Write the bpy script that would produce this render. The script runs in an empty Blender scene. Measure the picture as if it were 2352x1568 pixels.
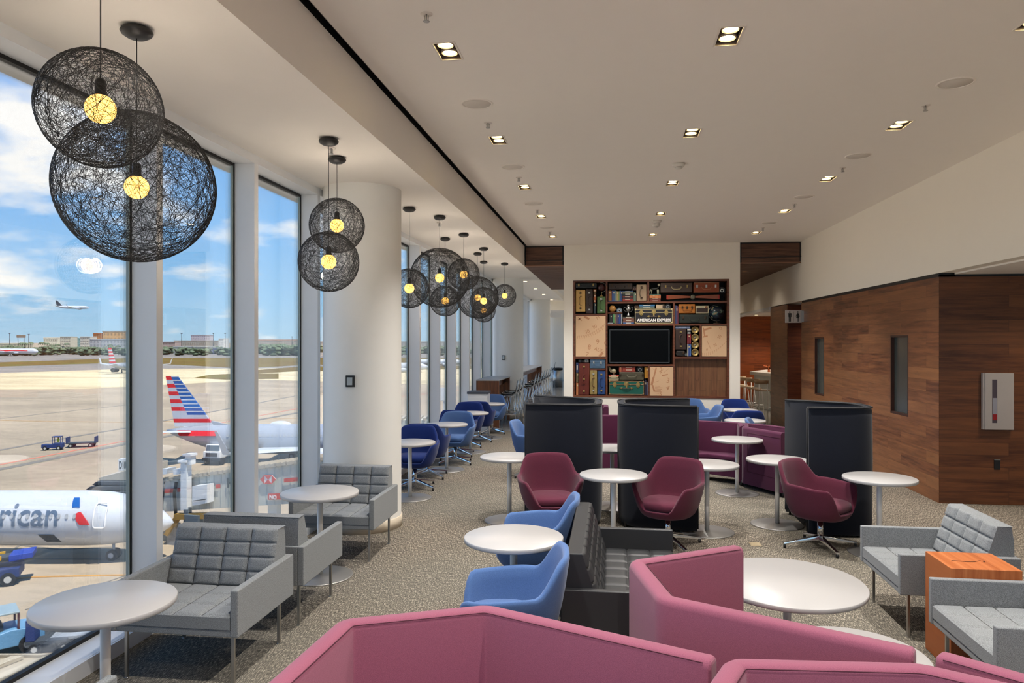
import bpy, bmesh, math, random
from mathutils import Vector, Matrix, Euler
random.seed(7)
PI = math.pi; C = bpy.context.scene.collection; SC = bpy.context.scene
TH = math.radians(7.67); SN, CN = math.sin(TH), math.cos(TH); F = 1700.0; H = 2.05; VP = 1176 + F*math.tan(TH)
def PX(px, d):                       # a surveyed sight line and its distance -> floor plan position
    u = (px-1176)/F*d
    return (u*CN - d*SN, u*SN + d*CN)
def PG(px, py, z):                   # sight line meets the level z
    d = F*(z-H)/(784-py)
    x, y = PX(px, d); return x, y, d
def PXd(px, py, d):
    x, y = PX(px, d); return Vector((x, y, H+(784-py)/F*d))
def lin(c):
    if isinstance(c, str): c = tuple(int(c[i:i+2], 16)/255 for i in (0, 2, 4))
    return tuple((v/12.92 if v <= .04045 else ((v+.055)/1.055)**2.4) for v in c) + (1,)
# ---------- materials
class NT:
    def __init__(s, name, rough=.5, metal=0, col=None, spec=.5):
        s.m = bpy.data.materials.new(name); s.m.use_nodes = True; s.t = s.m.node_tree; s.n = s.t.nodes
        s.b = s.n['Principled BSDF']; s.b.inputs['Roughness'].default_value = rough
        s.b.inputs['Metallic'].default_value = metal; s.b.inputs['Specular IOR Level'].default_value = spec
        if col is not None: s.b.inputs['Base Color'].default_value = lin(col)
    def add(s, typ, **kw):
        n = s.n.new(typ)
        for k, v in kw.items():
            if k[0] == '_': n.inputs[k[1:].replace('_', ' ')].default_value = v
            else: setattr(n, k, v)
        return n
    def link(s, a, b): s.t.links.new(a, b)
    def coord(s, scale=(1, 1, 1), rot=(0, 0, 0), kind='Object', loc=(0, 0, 0)):
        tc = s.add('ShaderNodeTexCoord'); mp = s.add('ShaderNodeMapping')
        mp.inputs['Scale'].default_value = scale; mp.inputs['Rotation'].default_value = rot; mp.inputs['Location'].default_value = loc
        s.link(tc.outputs[kind], mp.inputs['Vector']); return mp.outputs['Vector']
    def geo(s, scale=(1, 1, 1), rot=(0, 0, 0)):
        tc = s.add('ShaderNodeNewGeometry'); mp = s.add('ShaderNodeMapping')
        mp.inputs['Scale'].default_value = scale; mp.inputs['Rotation'].default_value = rot
        s.link(tc.outputs['Position'], mp.inputs['Vector']); return mp.outputs['Vector']
    def noise(s, vec, scale, detail=3, rough=.5):
        n = s.add('ShaderNodeTexNoise', _Scale=scale, _Detail=detail, _Roughness=rough); s.link(vec, n.inputs['Vector']); return n.outputs['Fac']
    def ramp(s, fac, stops):
        r = s.add('ShaderNodeValToRGB'); e = r.color_ramp.elements
        while len(e) < len(stops): e.new(.5)
        for i, (p, c) in enumerate(stops): e[i].position = p; e[i].color = lin(c) if isinstance(c, (str, tuple)) else (c, c, c, 1)
        s.link(fac, r.inputs['Fac']); return r.outputs['Color']
    def mix(s, fac, a, b, mode='MIX'):
        m = s.add('ShaderNodeMix', data_type='RGBA', blend_type=mode)
        for i, v in ((0, fac), (6, a), (7, b)):
            if hasattr(v, 'links'): s.link(v, m.inputs[i])
            else: m.inputs[i].default_value = v if i == 0 else lin(v)
        return m.outputs[2]
    def base(s, o): s.link(o, s.b.inputs['Base Color'])
    def bump(s, h, strength=.3, dist=.002):
        b = s.add('ShaderNodeBump', _Strength=strength, _Distance=dist); s.link(h, b.inputs['Height']); s.link(b.outputs['Normal'], s.b.inputs['Normal'])
_pc = {}
def plain(name, col, rough=.5, metal=0, spec=.5, var=.06):
    k = (name, col, rough, metal)
    if k in _pc: return _pc[k]
    t = NT(name, rough, metal, col, spec)
    if var:
        f = t.noise(t.coord(), 6, 2); c = lin(col)
        d = t.mix(f, col, col); m = t.n[-1]
        lo = tuple(max(0, v*(1-var)) for v in c[:3])+(1,); hi = tuple(min(1, v*(1+var)) for v in c[:3])+(1,)
        m.inputs[6].default_value = lo; m.inputs[7].default_value = hi; t.base(d)
    _pc[k] = t.m; return t.m
def fabric(name, a, b, scale=350, rough=.95, bump=.35, blot=.0):
    t = NT(name, rough, 0, a, .15); v = t.coord()
    f = t.noise(v, scale, 2, .7)
    c = t.mix(t.ramp(f, [(.35, 0.0), (.65, 1.0)]), a, b)
    t.base(c); t.bump(f, bump, .0015)
    t.b.inputs['Sheen Weight'].default_value = .15
    return t.m
def wood(name, cols, u='x', v='z', ph=.14, pl=1.5, rough=.4, planks=True, dark='2a140a', streak=1.0):
    t = NT(name, rough, 0, cols[0], .45); tc = t.add('ShaderNodeTexCoord'); sp = t.add('ShaderNodeSeparateXYZ'); t.link(tc.outputs['Object'], sp.inputs[0])
    cb = t.add('ShaderNodeCombineXYZ'); t.link(sp.outputs[u.upper()], cb.inputs[0]); t.link(sp.outputs[v.upper()], cb.inputs[1])
    vec = cb.outputs[0]
    br = t.add('ShaderNodeTexBrick', _Scale=1.0, _Mortar_Size=.0012, _Bias=0.0); br.inputs['Brick Width'].default_value = pl; br.inputs['Row Height'].default_value = ph
    br.offset = .37; br.inputs['Color1'].default_value = (0, 0, 0, 1); br.inputs['Color2'].default_value = (1, 1, 1, 1); br.inputs['Mortar'].default_value = (.5, .5, .5, 1)
    t.link(vec, br.inputs['Vector'])
    mp = t.add('ShaderNodeMapping'); mp.inputs['Scale'].default_value = (1.6, 22, 1); t.link(vec, mp.inputs['Vector'])
    if planks:
        ad = t.add('ShaderNodeVectorMath', operation='MULTIPLY_ADD'); t.link(br.outputs['Color'], ad.inputs[0]); ad.inputs[1].default_value = (7.3, 31, 5); t.link(mp.outputs[0], ad.inputs[2]); gv = ad.outputs[0]
    else: gv = mp.outputs[0]
    g = t.noise(gv, 1.0, 6, .62)
    mp2 = t.add('ShaderNodeMapping'); mp2.inputs['Scale'].default_value = (2.2, 6, 1); t.link(vec, mp2.inputs['Vector'])
    k = t.noise(mp2.outputs[0], 1.3, 4, .6)
    c = t.ramp(g, [(.25, dark), (.42, cols[0]), (.58, cols[1]), (.8, cols[2])])
    if planks:
        c = t.mix(t.ramp(br.outputs['Color'], [(0.0, 0.0), (1.0, .55)]), c, cols[2])
        c2 = t.mix(br.outputs['Fac'], c, dark); c = c2
    c = t.mix(t.ramp(k, [(.22, .65), (.36, 0.0)]), c, dark)
    t.base(c); t.bump(g, .12, .001); return t.m
def emit(name, col, s):
    m = bpy.data.materials.new(name); m.use_nodes = True; t = m.node_tree; t.nodes.clear()
    o = t.nodes.new('ShaderNodeOutputMaterial'); e = t.nodes.new('ShaderNodeEmission'); e.inputs[0].default_value = lin(col); e.inputs[1].default_value = s
    t.links.new(e.outputs[0], o.inputs[0]); return m
# ---------- mesh builder
class MB:
    def __init__(s): s.v = []; s.f = []; s.mi = []; s.sm = []; s.mats = []; s.cur = 0
    def mat(s, m):
        if m not in s.mats: s.mats.append(m)
        s.cur = s.mats.index(m); return s
    def _f(s, idx, smooth=False): s.f.append(idx); s.mi.append(s.cur); s.sm.append(smooth)
    def box(s, x0, x1, y0, y1, z0, z1, M=None):
        b = len(s.v); P = [(x, y, z) for z in (z0, z1) for y in (y0, y1) for x in (x0, x1)]
        if M is not None: P = [tuple(M @ Vector(p)) for p in P]
        s.v += P
        for q in ((0, 2, 3, 1), (4, 5, 7, 6), (0, 1, 5, 4), (2, 6, 7, 3), (0, 4, 6, 2), (1, 3, 7, 5)): s._f([b+i for i in q])
        return s
    def poly(s, pts, smooth=False): b = len(s.v); s.v += [tuple(p) for p in pts]; s._f(list(range(b, b+len(pts))), smooth); return s
    def prism(s, pts, a0, a1, axis='z', M=None):
        def P(p, a):
            q = {'z': (p[0], p[1], a), 'y': (p[0], a, p[1]), 'x': (a, p[0], p[1])}[axis]
            return tuple(M @ Vector(q)) if M is not None else q
        b = len(s.v); n = len(pts); s.v += [P(p, a0) for p in pts]+[P(p, a1) for p in pts]
        s._f(list(range(b+n-1, b-1, -1))); s._f(list(range(b+n, b+2*n)))
        for i in range(n): j = (i+1) % n; s._f([b+i, b+j, b+n+j, b+n+i])
        return s
    def rings(s, rings, closed=True, caps=True, smooth=True, loop=False):
        b = len(s.v); n = len(rings[0])
        for r in rings: s.v += [tuple(p) for p in r]
        m = len(rings)
        for k in range(m if loop else m-1):
            k2 = (k+1) % m
            for i in range(n if closed else n-1):
                j = (i+1) % n; s._f([b+k*n+i, b+k*n+j, b+k2*n+j, b+k2*n+i], smooth)
        if caps and not loop and closed: s._f([b+i for i in range(n-1, -1, -1)]); s._f([b+(m-1)*n+i for i in range(n)])
        return s
    def lathe(s, prof, seg=24, c=(0, 0, 0), sx=1, sy=1, M=None, caps=True):
        R = []
        for r, z in prof:
            ring = [Vector((c[0]+r*sx*math.cos(2*PI*i/seg), c[1]+r*sy*math.sin(2*PI*i/seg), c[2]+z)) for i in range(seg)]
            if M is not None: ring = [M @ p for p in ring]
            R.append(ring)
        return s.rings(R, caps=caps)
    def cyl(s, p, q, r, r2=None, seg=12, smooth=True):
        p = Vector(p); q = Vector(q); r2 = r if r2 is None else r2; d = (q-p).normalized()
        a = d.orthogonal().normalized(); e = d.cross(a)
        return s.rings([[p+(a*math.cos(2*PI*i/seg)+e*math.sin(2*PI*i/seg))*r for i in range(seg)], [q+(a*math.cos(2*PI*i/seg)+e*math.sin(2*PI*i/seg))*r2 for i in range(seg)]], smooth=smooth)
    def tube(s, pts, r, seg=8, loop=False, fixn=None):
        pts = [Vector(p) for p in pts]; R = []; n = len(pts); prev = None
        for i, p in enumerate(pts):
            if loop: d = (pts[(i+1) % n]-pts[i-1]).normalized()
            else: d = (pts[min(i+1, n-1)]-pts[max(i-1, 0)]).normalized()
            if fixn is not None: a = Vector(fixn[i] if isinstance(fixn, list) else fixn); a = (a-d*a.dot(d)).normalized()
            elif prev is None: a = d.orthogonal().normalized()
            else: a = (prev-d*prev.dot(d)).normalized()
            prev = a; e = d.cross(a); rr = r[i] if isinstance(r, (list, tuple)) else r
            R.append([p+(a*math.cos(2*PI*k/seg)+e*math.sin(2*PI*k/seg))*rr for k in range(seg)])
        return s.rings(R, loop=loop)
    def sphere(s, c, r, seg=20, rg=12, sc=(1, 1, 1)):
        R = []
        for k in range(rg+1):
            t = -PI/2+PI*k/rg; rr = max(1e-4, math.cos(t))
            R.append([(c[0]+r*sc[0]*rr*math.cos(2*PI*i/seg), c[1]+r*sc[1]*rr*math.sin(2*PI*i/seg), c[2]+r*sc[2]*math.sin(t)) for i in range(seg)])
        return s.rings(R)
    def mesh(s, name):
        me = bpy.data.meshes.new(name); me.from_pydata([tuple(v) for v in s.v], [], s.f)
        for m in s.mats: me.materials.append(m)
        me.polygons.foreach_set('material_index', s.mi); me.polygons.foreach_set('use_smooth', s.sm); me.update(); return me
    def obj(s, name, m=None, parent=None, bevel=0, seg=2, fix=True):
        if m is not None and not s.mats: s.mats = [m]
        me = s.mesh(name)
        if fix:
            bm = bmesh.new(); bm.from_mesh(me); bmesh.ops.recalc_face_normals(bm, faces=bm.faces); bm.to_mesh(me); bm.free()
        o = bpy.data.objects.new(name, me); C.objects.link(o)
        if parent is not None: o.parent = parent
        if bevel:
            b = o.modifiers.new('bevel', 'BEVEL'); b.width = bevel; b.segments = seg; b.limit_method = 'ANGLE'; b.angle_limit = math.radians(50); b.harden_normals = False
            for p in me.polygons: p.use_smooth = True
            w = o.modifiers.new('wn', 'WEIGHTED_NORMAL')
        return o
def empty(name, loc=(0, 0, 0), rz=0):
    o = bpy.data.objects.new(name, None); C.objects.link(o); o.location = loc; o.rotation_euler = (0, 0, rz); o.empty_display_size = .1; return o
def tag(o, label=None, cat=None, group=None, kind=None):
    for k, v in (('label', label), ('category', cat), ('group', group), ('kind', kind)):
        if v: o[k] = v
    return o
def struct(o): o['kind'] = 'structure'; return o
_kids = {}
def copy_tree(o, parent=None):
    c = o.copy(); C.objects.link(c)
    if parent is not None: c.parent = parent; c.matrix_parent_inverse = o.matrix_parent_inverse.copy()
    for ch in [x for x in bpy.data.objects if x.parent == o]: copy_tree(ch, c)
    return c
ORD = ['first', 'second', 'third', 'fourth', 'fifth', 'sixth', 'seventh', 'eighth', 'ninth', 'tenth', 'eleventh', 'twelfth', 'thirteenth', 'fourteenth', 'fifteenth', 'sixteenth', 'seventeenth', 'eighteenth', 'nineteenth', 'twentieth']
def fit(o, W, Hh):
    me = o.data; xs_ = [v.co.x for v in me.vertices]; ys_ = [v.co.y for v in me.vertices]; a, b, c, d = min(xs_), max(xs_), min(ys_), max(ys_)
    for v in me.vertices: v.co.x = (v.co.x-a)/(b-a)*W; v.co.y = (v.co.y-c)/(d-c)*Hh
    o.scale = (1, 1, 1); return o
def text_mesh(s, size, m, loc, rot, name='lettering', parent=None, depth=.004, bold=0, ax='LEFT', sx=1, shear=0):
    cu = bpy.data.curves.new(name, 'FONT'); cu.body = s; cu.size = size; cu.extrude = depth; cu.offset = bold; cu.align_x = ax; cu.shear = shear
    o = bpy.data.objects.new(name, cu); C.objects.link(o)
    dg = bpy.context.evaluated_depsgraph_get(); me = bpy.data.meshes.new_from_object(o.evaluated_get(dg)); bpy.data.objects.remove(o)
    me.materials.clear(); me.materials.append(m); n = bpy.data.objects.new(name, me); C.objects.link(n); n.location = loc; n.rotation_euler = rot; n.scale = (sx, 1, 1)
    if parent is not None: n.parent = parent
    return n
# ---------- shared materials
M = {}
M['ceil'] = plain('ceiling_paint', 'f2ece4', .85, var=.01); M['wall'] = plain('white_wall_paint', 'f2ece0', .75, var=.01)
M['column'] = plain('column_plaster', 'eceae4', .6, var=.02); M['frame'] = plain('grey_aluminium_frame', 'e6e8ea', .45, .15, var=.02)
M['gasket'] = plain('black_gasket', '0a0a0b', .6); M['black'] = plain('matt_black', '121213', .5); M['chrome'] = plain('polished_chrome', 'd8d8d8', .12, 1, var=0)
M['steel'] = plain('brushed_steel', 'b4b2ae', .33, 1, var=.04); M['white_metal'] = plain('white_powder_coat', 'ecebe8', .4, var=.01)
M['top'] = plain('white_laminate', 'aaa8a7', .32, var=.01); M['basepl'] = plain('satin_steel_plate', '9d9b98', .38, .7, var=.04)
M['brass'] = plain('brass', 'a08a54', .5, .55); M['glassgreen'] = plain('glass_edge', 'a9b8b4', .25)
M['grey_fab'] = fabric('grey_wool', '626566', '8e9193', 260); M['leather'] = NT('charcoal_leather', .42, 0, '2f3032', .4).m
M['purple'] = fabric('plum_wool', '4a1e36', '582844', 420); M['rose'] = fabric('dusty_rose_wool', '7d4558', '915567', 420)
M['maroon'] = fabric('maroon_wool', '4e1e2e', '5e283a', 420)
M['lblue'] = fabric('light_blue_wool', '405a87', '53709f', 420); M['navy'] = fabric('royal_blue_wool', '13255c', '1b3172', 420)
M['podfab'] = fabric('black_wool', '141720', '1d212b', 420); M['piping'] = plain('black_piping', '0c0c0f', .7)
M['seam'] = plain('dark_seam_thread', '4a1c2c', .9)
M['sm_glass'] = None
def glassmat(name, tint, refl=1.0, rough=0.0, alpha=None):
    m = bpy.data.materials.new(name); m.use_nodes = True; t = m.node_tree; t.nodes.clear(); N = t.nodes.new
    o = N('ShaderNodeOutputMaterial'); tr = N('ShaderNodeBsdfTransparent'); tr.inputs[0].default_value = lin(tint)
    g = N('ShaderNodeBsdfGlossy'); g.inputs['Roughness'].default_value = rough; g.inputs[0].default_value = (1, 1, 1, 1)
    fr = N('ShaderNodeFresnel'); fr.inputs[0].default_value = 1.45; mu = N('ShaderNodeMath'); mu.operation = 'MULTIPLY'; mu.inputs[1].default_value = refl
    t.links.new(fr.outputs[0], mu.inputs[0]); mx = N('ShaderNodeMixShader'); t.links.new(mu.outputs[0], mx.inputs[0]); t.links.new(tr.outputs[0], mx.inputs[1]); t.links.new(g.outputs[0], mx.inputs[2])
    t.links.new(mx.outputs[0], o.inputs[0]); return m
M['glass'] = glassmat('window_glass', 'fbfcfc', .7); M['acrylic'] = glassmat('smoky_acrylic', 'a0938a', 1.6, .05)
# carpet
t = NT('woven_carpet', .95, 0, '7a6e62', .1); v = t.geo((150, 26, 1)); f = t.noise(v, 1.0, 2, .6)
v2 = t.geo((40, 40, 1)); f2 = t.noise(v2, 1.0, 3, .7); v3 = t.geo((.35, .35, 1)); f3 = t.noise(v3, 1.0, 2, .5)
c = t.ramp(f, [(.36, '2c2824'), (.47, '5a534b'), (.56, '887d70'), (.66, 'c8beac')])
c = t.mix(t.ramp(f2, [(.35, .55), (.6, 0.0)]), c, '6c6459'); c = t.mix(t.ramp(f3, [(.42, .35), (.6, 0.0)]), c, '66675f'); t.base(c); t.bump(f, .6, .004); M['carpet'] = t.m
t = NT('polished_concrete', .18, 0, '8a8680', .5); f = t.noise(t.geo(), 1.2, 5, .6); t.base(t.mix(f, '7c7872', '9a958d')); M['concrete'] = t.m
M['wood_wall'] = wood('walnut_planks_side', ['5c3420', '7a4a2e', '96663f'], 'y', 'z', .155, 1.3, .36)
M['wood_wallx'] = wood('walnut_planks_back', ['4e2a16', '683c20', '7e4e2c'], 'x', 'z', .155, 1.3, .4)
M['walnut'] = wood('walnut_case', ['5a3220', '6f4029', '845034'], 'x', 'z', .3, 3, .4, planks=False)
M['walnut_v'] = wood('walnut_vertical', ['5b3822', '77492c', '8d5b3a'], 'z', 'x', .12, 1.4, .35)
M['block'] = wood('orange_cedar', ['9c5222', 'b06636', 'bd7848'], 'z', 'x', .3, 3, .5, planks=False, dark='7d3a12')
CLOUD = (2.3, 5.1, .7); EXPO = 0.70
# ================= the room =================
ZC, ZL = 4.19, 3.74                       # main ceiling, low ceiling by the windows
XW, XS = -3.2, -1.94                      # inner face of the window frames, edge of the low ceiling
YB = 16.5
Y0 = -4.5
def wx(y): return 4.13-.015*(y-9)         # long wall on the right
# floors
struct(MB().box(-3.6, 9, Y0, 16.85, -.12, 0).obj('floor', M['carpet']))
struct(MB().box(-3.6, 9, 16.85, 40, -.12, -.002).obj('floor_concrete', M['concrete']))
# fixture positions
ROWX = [-1.2, .815, 2.82]; ROWY = [5.35+2.43*k for k in range(-3, 5)]
LHX, LHY = .075, .155
hx = sorted([x-LHX for x in ROWX]+[x+LHX for x in ROWX]); hy = sorted([y-LHY for y in ROWY]+[y+LHY for y in ROWY])
holes = [(x, y) for x in ROWX for y in ROWY]
xs = [XS+.055]+hx+[4.5]; ys = [Y0]+hy+[YB+.1]
mb = MB()
for i in range(len(xs)-1):
    for j in range(len(ys)-1):
        cx, cy = (xs[i]+xs[i+1])/2, (ys[j]+ys[j+1])/2
        if any(abs(cx-x) < LHX and abs(cy-y) < LHY for x, y in holes): continue
        b = len(mb.v); mb.v += [(xs[i], ys[j], ZC), (xs[i+1], ys[j], ZC), (xs[i+1], ys[j+1], ZC), (xs[i], ys[j+1], ZC)]; mb._f([b, b+3, b+2, b+1])
struct(mb.obj('ceiling', M['ceil'], fix=False))
struct(MB().box(-3.6, 9.2, Y0-.2, 40, ZC+.35, ZC+.5).obj('ceiling_roof_slab', M['ceil']))
struct(MB().box(-3.26, XS, Y0, 40, ZL, ZL+.2).obj('ceiling_low', M['ceil']))
struct(MB().box(XS-.12, XS, Y0, YB+.02, ZL+.2, ZC-.002).obj('wall_soffit', M['ceil']))
struct(MB().box(XS, XS+.055, Y0, YB, ZC+.06, ZC+.08).box(XS-.01, XS+.0, Y0, YB, ZC, ZC+.08).box(XS+.055, XS+.06, Y0, YB, ZC, ZC+.08).obj('trim_slot', M['black']))
# window wall: header, sill, glass line
GX = -3.41
struct(MB().box(GX-.12, XW, Y0, 40, 3.665, ZL+.5).obj('trim_header', M['frame']))
struct(MB().box(GX-.06, XW, Y0, 40, -.1, .1).obj('trim_sill', M['frame'], bevel=.004))
struct(MB().box(XW-.001, XW+.012, Y0, 40, 0, .098).obj('baseboard_window', M['frame']))
struct(MB().box(GX-.02, GX+.02, Y0, 40, .1, .125).obj('trim_gasket_low', M['gasket'])); struct(MB().box(GX-.02, GX+.02, Y0, 40, 3.64, 3.665).obj('trim_gasket_high', M['gasket']))
my = [4.905+1.452*k for k in range(-6, 24)]
n = 0
for k, y in enumerate(my):
    struct(MB().box(GX+.015, XW, y-.037, y+.037, .1, 3.665).mat(M['frame']).obj('trim_%d' % (k+1), M['frame'], bevel=.003))
    n += 1
    struct(MB().box(GX-.012, GX+.02, y-.048, y-.034, .1, 3.665).box(GX-.012, GX+.02, y+.034, y+.048, .1, 3.665).obj('trim_%d' % (k+101), M['gasket'])); struct(MB().box(GX-.01, GX+.012, y-.06, y-.048, .1, 3.665).obj('trim_%d' % (k+201), M['glassgreen']))
    w = struct(MB().box(GX-.006, GX+.006, y+.05, y+1.402, .12, 3.645).obj('window_%d' % (k+1), M['glass']))
struct(MB().box(GX-.3, GX-.13, Y0, 40, -4, -.05).box(GX-.3, GX-.13, Y0, 40, 3.7, ZC+.6).obj('wall_facade', plain('facade_panel', 'bcbcb8', .6)))
# behind the camera: unseen wall, its glazing added to bring in more daylight
struct(MB().box(-3.6, 9.2, Y0-.2, Y0, -.1, .1).box(-3.6, 9.2, Y0-.2, Y0, 3.66, ZC+.4).obj('wall_rear_added_opening', M['wall']))
for k in range(9): struct(MB().box(-3.41+k*1.53, -3.34+k*1.53, Y0-.2, Y0, .1, 3.66).obj('trim_%d' % (k+301), M['frame']));  # posts of the added rear glazing
for k in range(8): struct(MB().box(-3.34+k*1.53, -1.88+k*1.53, Y0-.11, Y0-.1, .1, 3.66).obj('window_%d' % (k+81), M['glass']))  # added panes, out of view, letting daylight in from behind
# long right wall: white fascia above, walnut below, opening to the corridor
def wallseg(name, ya, yb, z0, z1, m, t=.25, off=0.0):
    o = MB().prism([(wx(ya)-off, ya), (wx(yb)-off, yb), (wx(yb)+t, yb), (wx(ya)+t, ya)], z0, z1).obj(name, m); return struct(o)
ZW = 2.9
wallseg('wall_right_fascia', Y0, 16.3, ZW+.02, ZC, M['wall']); wallseg('wall_right_fascia_far', 16.3, 27, ZW+.02, ZC, M['wall'])
struct(MB().box(4.3, 9.1, Y0, 10.03, ZW, ZW+.02).obj('ceiling_alcove', M['ceil'])); struct(MB().box(4.3, 9.1, 10.2, 27, ZW, ZW+.02).obj('ceiling_corridor', M['ceil']))
struct(MB().box(8.9, 9.1, Y0, 27, -.1, ZC).obj('wall_alcove', M['wall']))
struct(MB().box(0, 4.9, 0, .2, 0, ZW-.03).obj('wall_walnut_corner', M['wood_wallx'])).location = (wx(10.03)+.002, 10.03, 0)
struct(MB().box(wx(10.03)+.0, 9, 10.05, 10.2, ZW-.03, ZW).obj('trim_corner_reveal', M['black']))
# walnut side wall with two narrow sidelights
def sidewall():
    sl = [(Y, Y2) for Y, Y2 in SL]
    ycuts = [10.031]+[v for p in sl for v in p]+[16.5]
    mb = MB()
    for a, b in zip(ycuts[:-1], ycuts[1:]):
        if (a, b) in sl:
            for z0, z1 in ((0, SZ[0]), (SZ[1], ZW-.03)): mb.prism([(wx(a), a), (wx(b), b), (wx(b)+.2, b), (wx(a)+.2, a)], z0, z1)
        else: mb.prism([(wx(a), a), (wx(b), b), (wx(b)+.2, b), (wx(a)+.2, a)], 0, ZW-.03)
    return struct(mb.obj('wall_walnut_side', M['wood_wall']))
def ywall(px):                            # where a sight line meets the right wall
    y = 12.0
    for _ in range(30):
        X = wx(y); d = F*X/(CN*(px-VP)); y = (d+X*SN)/CN
    return y
SL = [(ywall(2086), ywall(2045)), (ywall(1893), ywall(1871))]; SZ = (.995, 2.14)
sidewall()
wallseg('trim_wall_reveal', 10.05, 16.5, ZW-.03, ZW+.02, M['black'], .2, -.012)
for i, (a, b) in enumerate(SL):
    w = struct(MB().prism([(wx(a)+.045, a), (wx(b)+.045, b), (wx(b)+.06, b), (wx(a)+.06, a)], SZ[0], SZ[1]).obj('window_%d' % (i+61), plain('dark_glass', '3a403e', .25, 0, .8)))
    f = MB(); t_ = .03
    for z0, z1, ya, yb in ((SZ[0], SZ[0]+t_, a, b), (SZ[1]-t_, SZ[1], a, b), (SZ[0], SZ[1], a, a+t_), (SZ[0], SZ[1], b-t_, b)):
        f.prism([(wx(ya)+.0, ya), (wx(yb)+.0, yb), (wx(yb)+.05, yb), (wx(ya)+.05, ya)], z0, z1)
    f.obj('window_frame', plain('dark_walnut', '3a1d10', .45), w)
# restroom passage, pier beyond it, bar
struct(MB().box(0, 3.9, 0, .15, 0, ZW).obj('wall_passage', wood('walnut_passage', ['4a2010', '5d2c16', '6e3a1e'], 'x', 'z', .155, 1.3, .5))).location = (wx(17.7)+.01, 17.68, 0)
struct(MB().box(wx(16.5)+.2, wx(16.5)+2.5, 16.3, 16.5, 0, ZW).obj('wall_passage_near', M['wood_wallx']))
wallseg('wall_pier', 17.7, 19.4, 0, ZW, M['wood_wall'], .2)
struct(MB().box(wx(19.4)+.2, 6, 19.3, 19.4, 0, ZW).obj('wall_pier_back', M['wood_wallx']))
struct(MB().box(0, 7, 0, .2, 0, ZW).obj('wall_bar', wood('walnut_bar', ['6b2f10', '8a4018', '9c4f22'], 'x', 'z', .155, 1.3, .45, dark='45190a'))).location = (2.2, 26, 0)
struct(MB().box(wx(19.4)-.02, wx(19.4)+.22, 19.4, 27, ZW-.06, ZW+.02).obj('trim_fascia_edge', M['frame']))
# media wall block with an opening for the bookcase
BX0, BX1, BZ0, BZ1 = -.846, 2.518, .813, 3.405
struct(MB().box(-1.057, BX0, YB, YB+.5, 0, ZC).box(BX1, 2.748, YB, YB+.5, 0, ZC).box(BX0, BX1, YB, YB+.5, 0, BZ0).box(BX0, BX1, YB, YB+.5, BZ1, ZC)
       .box(-1.057, 2.748, YB+.5, 24, 0, ZC).obj('wall_back', M['wall']))
struct(MB().box(-1.075, -1.057, YB, 24, 0, .1).obj('baseboard_back', M['wall']))
# timber-lined ceilings either side of the block
slat_m = plain('walnut_slats', '6a4a36', .5)
def slats(name, x0, x1, fascia=True):
    st = struct(MB().box(x0+.03, x1-.03, YB+.02, YB+.06, ZL+.01, ZC-.03).obj(name, wood('walnut_fascia', ['4d3122', '61402d', '7a5640'], 'x', 'z', .6, 3, .5, planks=False)))
    s2 = MB(); y = YB+.1
    while y < 24: s2.box(x0, x1, y, y+.09, ZL, ZL+.03); y += .15
    s2.obj('ceiling_slats', slat_m, st)
    MB().box(x0, x1, YB+.0, 24.2, ZL+.12, ZL+.13).box(x0, x1, YB+.07, YB+.08, ZL+.03, ZC).obj('backing', M['black'], st)
    MB().box(x0+.01, x1-.01, YB+.012, YB+.065, ZL-.005, ZL+.012).obj('edge_strip', plain('copper_edge', '8b6248', .5), st)
slats('ceiling_timber_left', XS, -1.06); slats('ceiling_timber_right', 2.75, wx(YB)-.0)
# far end of the window aisle
struct(MB().box(-3.6, 9.2, 40, 40.2, -.1, 5).obj('wall_far', M['wall']))
struct(MB().box(-3.2, -1.057, 30.6, 30.8, 3.34, ZL).obj('wall_far_lintel', M['wall'])); struct(MB().box(-3.2, -.5, 30.8, 40, 3.34, 3.4).obj('ceiling_far', M['ceil']))
struct(MB().box(-1.057, -.9, 24, 40, 0, ZL+.2).obj('wall_aisle', M['wall']))
struct(MB().box(XS, 9, 24, 40, ZL+.15, ZL+.2).obj('ceiling_far_back', M['ceil']))
struct(MB().box(-.9, 9, 26.3, 26.4, -.05, 4.2).obj('wall_far_bar', M['wall']))
# columns
COL = [(-2.761, 7.98, .4285), (-2.78, 19.85, .415), (-2.86, 29.6, .42)]
for i, (x, y, r) in enumerate(COL):
    c = tag(MB().lathe([(r, 0), (r, ZL+.02)], 64, caps=False).obj('column', M['column']), ['thick white round column nearest the camera, behind the grey armchair', 'white round column halfway down the window side, behind the wooden bar table', 'white round column farthest away, beyond the row of clear bar stools'][i], 'column', 'round columns along the windows')
    c.location = (x, y, 0)
    MB().lathe([(r+.001, 0), (r+.012, 0), (r+.012, .115), (r+.001, .12)], 64, caps=False).obj('column_base', plain('cream_base_trim', 'cfc2ae', .5), c)
def thermostat(px, py, col, label):
    x, y, r = col; best = None
    # point on column facing the camera along sight line px
    dx, dy = PX(px, 1.0); L = math.hypot(dx, dy); dx /= L; dy /= L
    b = x*dx+y*dy; cc = x*x+y*y-r*r; s_ = b-math.sqrt(max(0, b*b-cc)); X, Y = dx*s_, dy*s_
    d = -X*SN+Y*CN; z = H+(784-py)/F*d; ang = math.atan2(Y-y, X-x)
    o = empty('wall_control', (X, Y, z), ang+PI/2); tag(o, label, 'wall control', 'black framed controls on the columns')
    MB().box(-.048, .048, -.022, .012, -.062, .062).obj('bezel', M['black'], o, .004)
    MB().box(-.03, .03, -.032, -.02, -.042, .042).obj('button_plate', M['steel'], o, .003)
thermostat(805, 875, COL[0], 'small black framed switch on the nearest white column')
thermostat(1157, 821, COL[1], 'small black framed switch on the middle white column')
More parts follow.
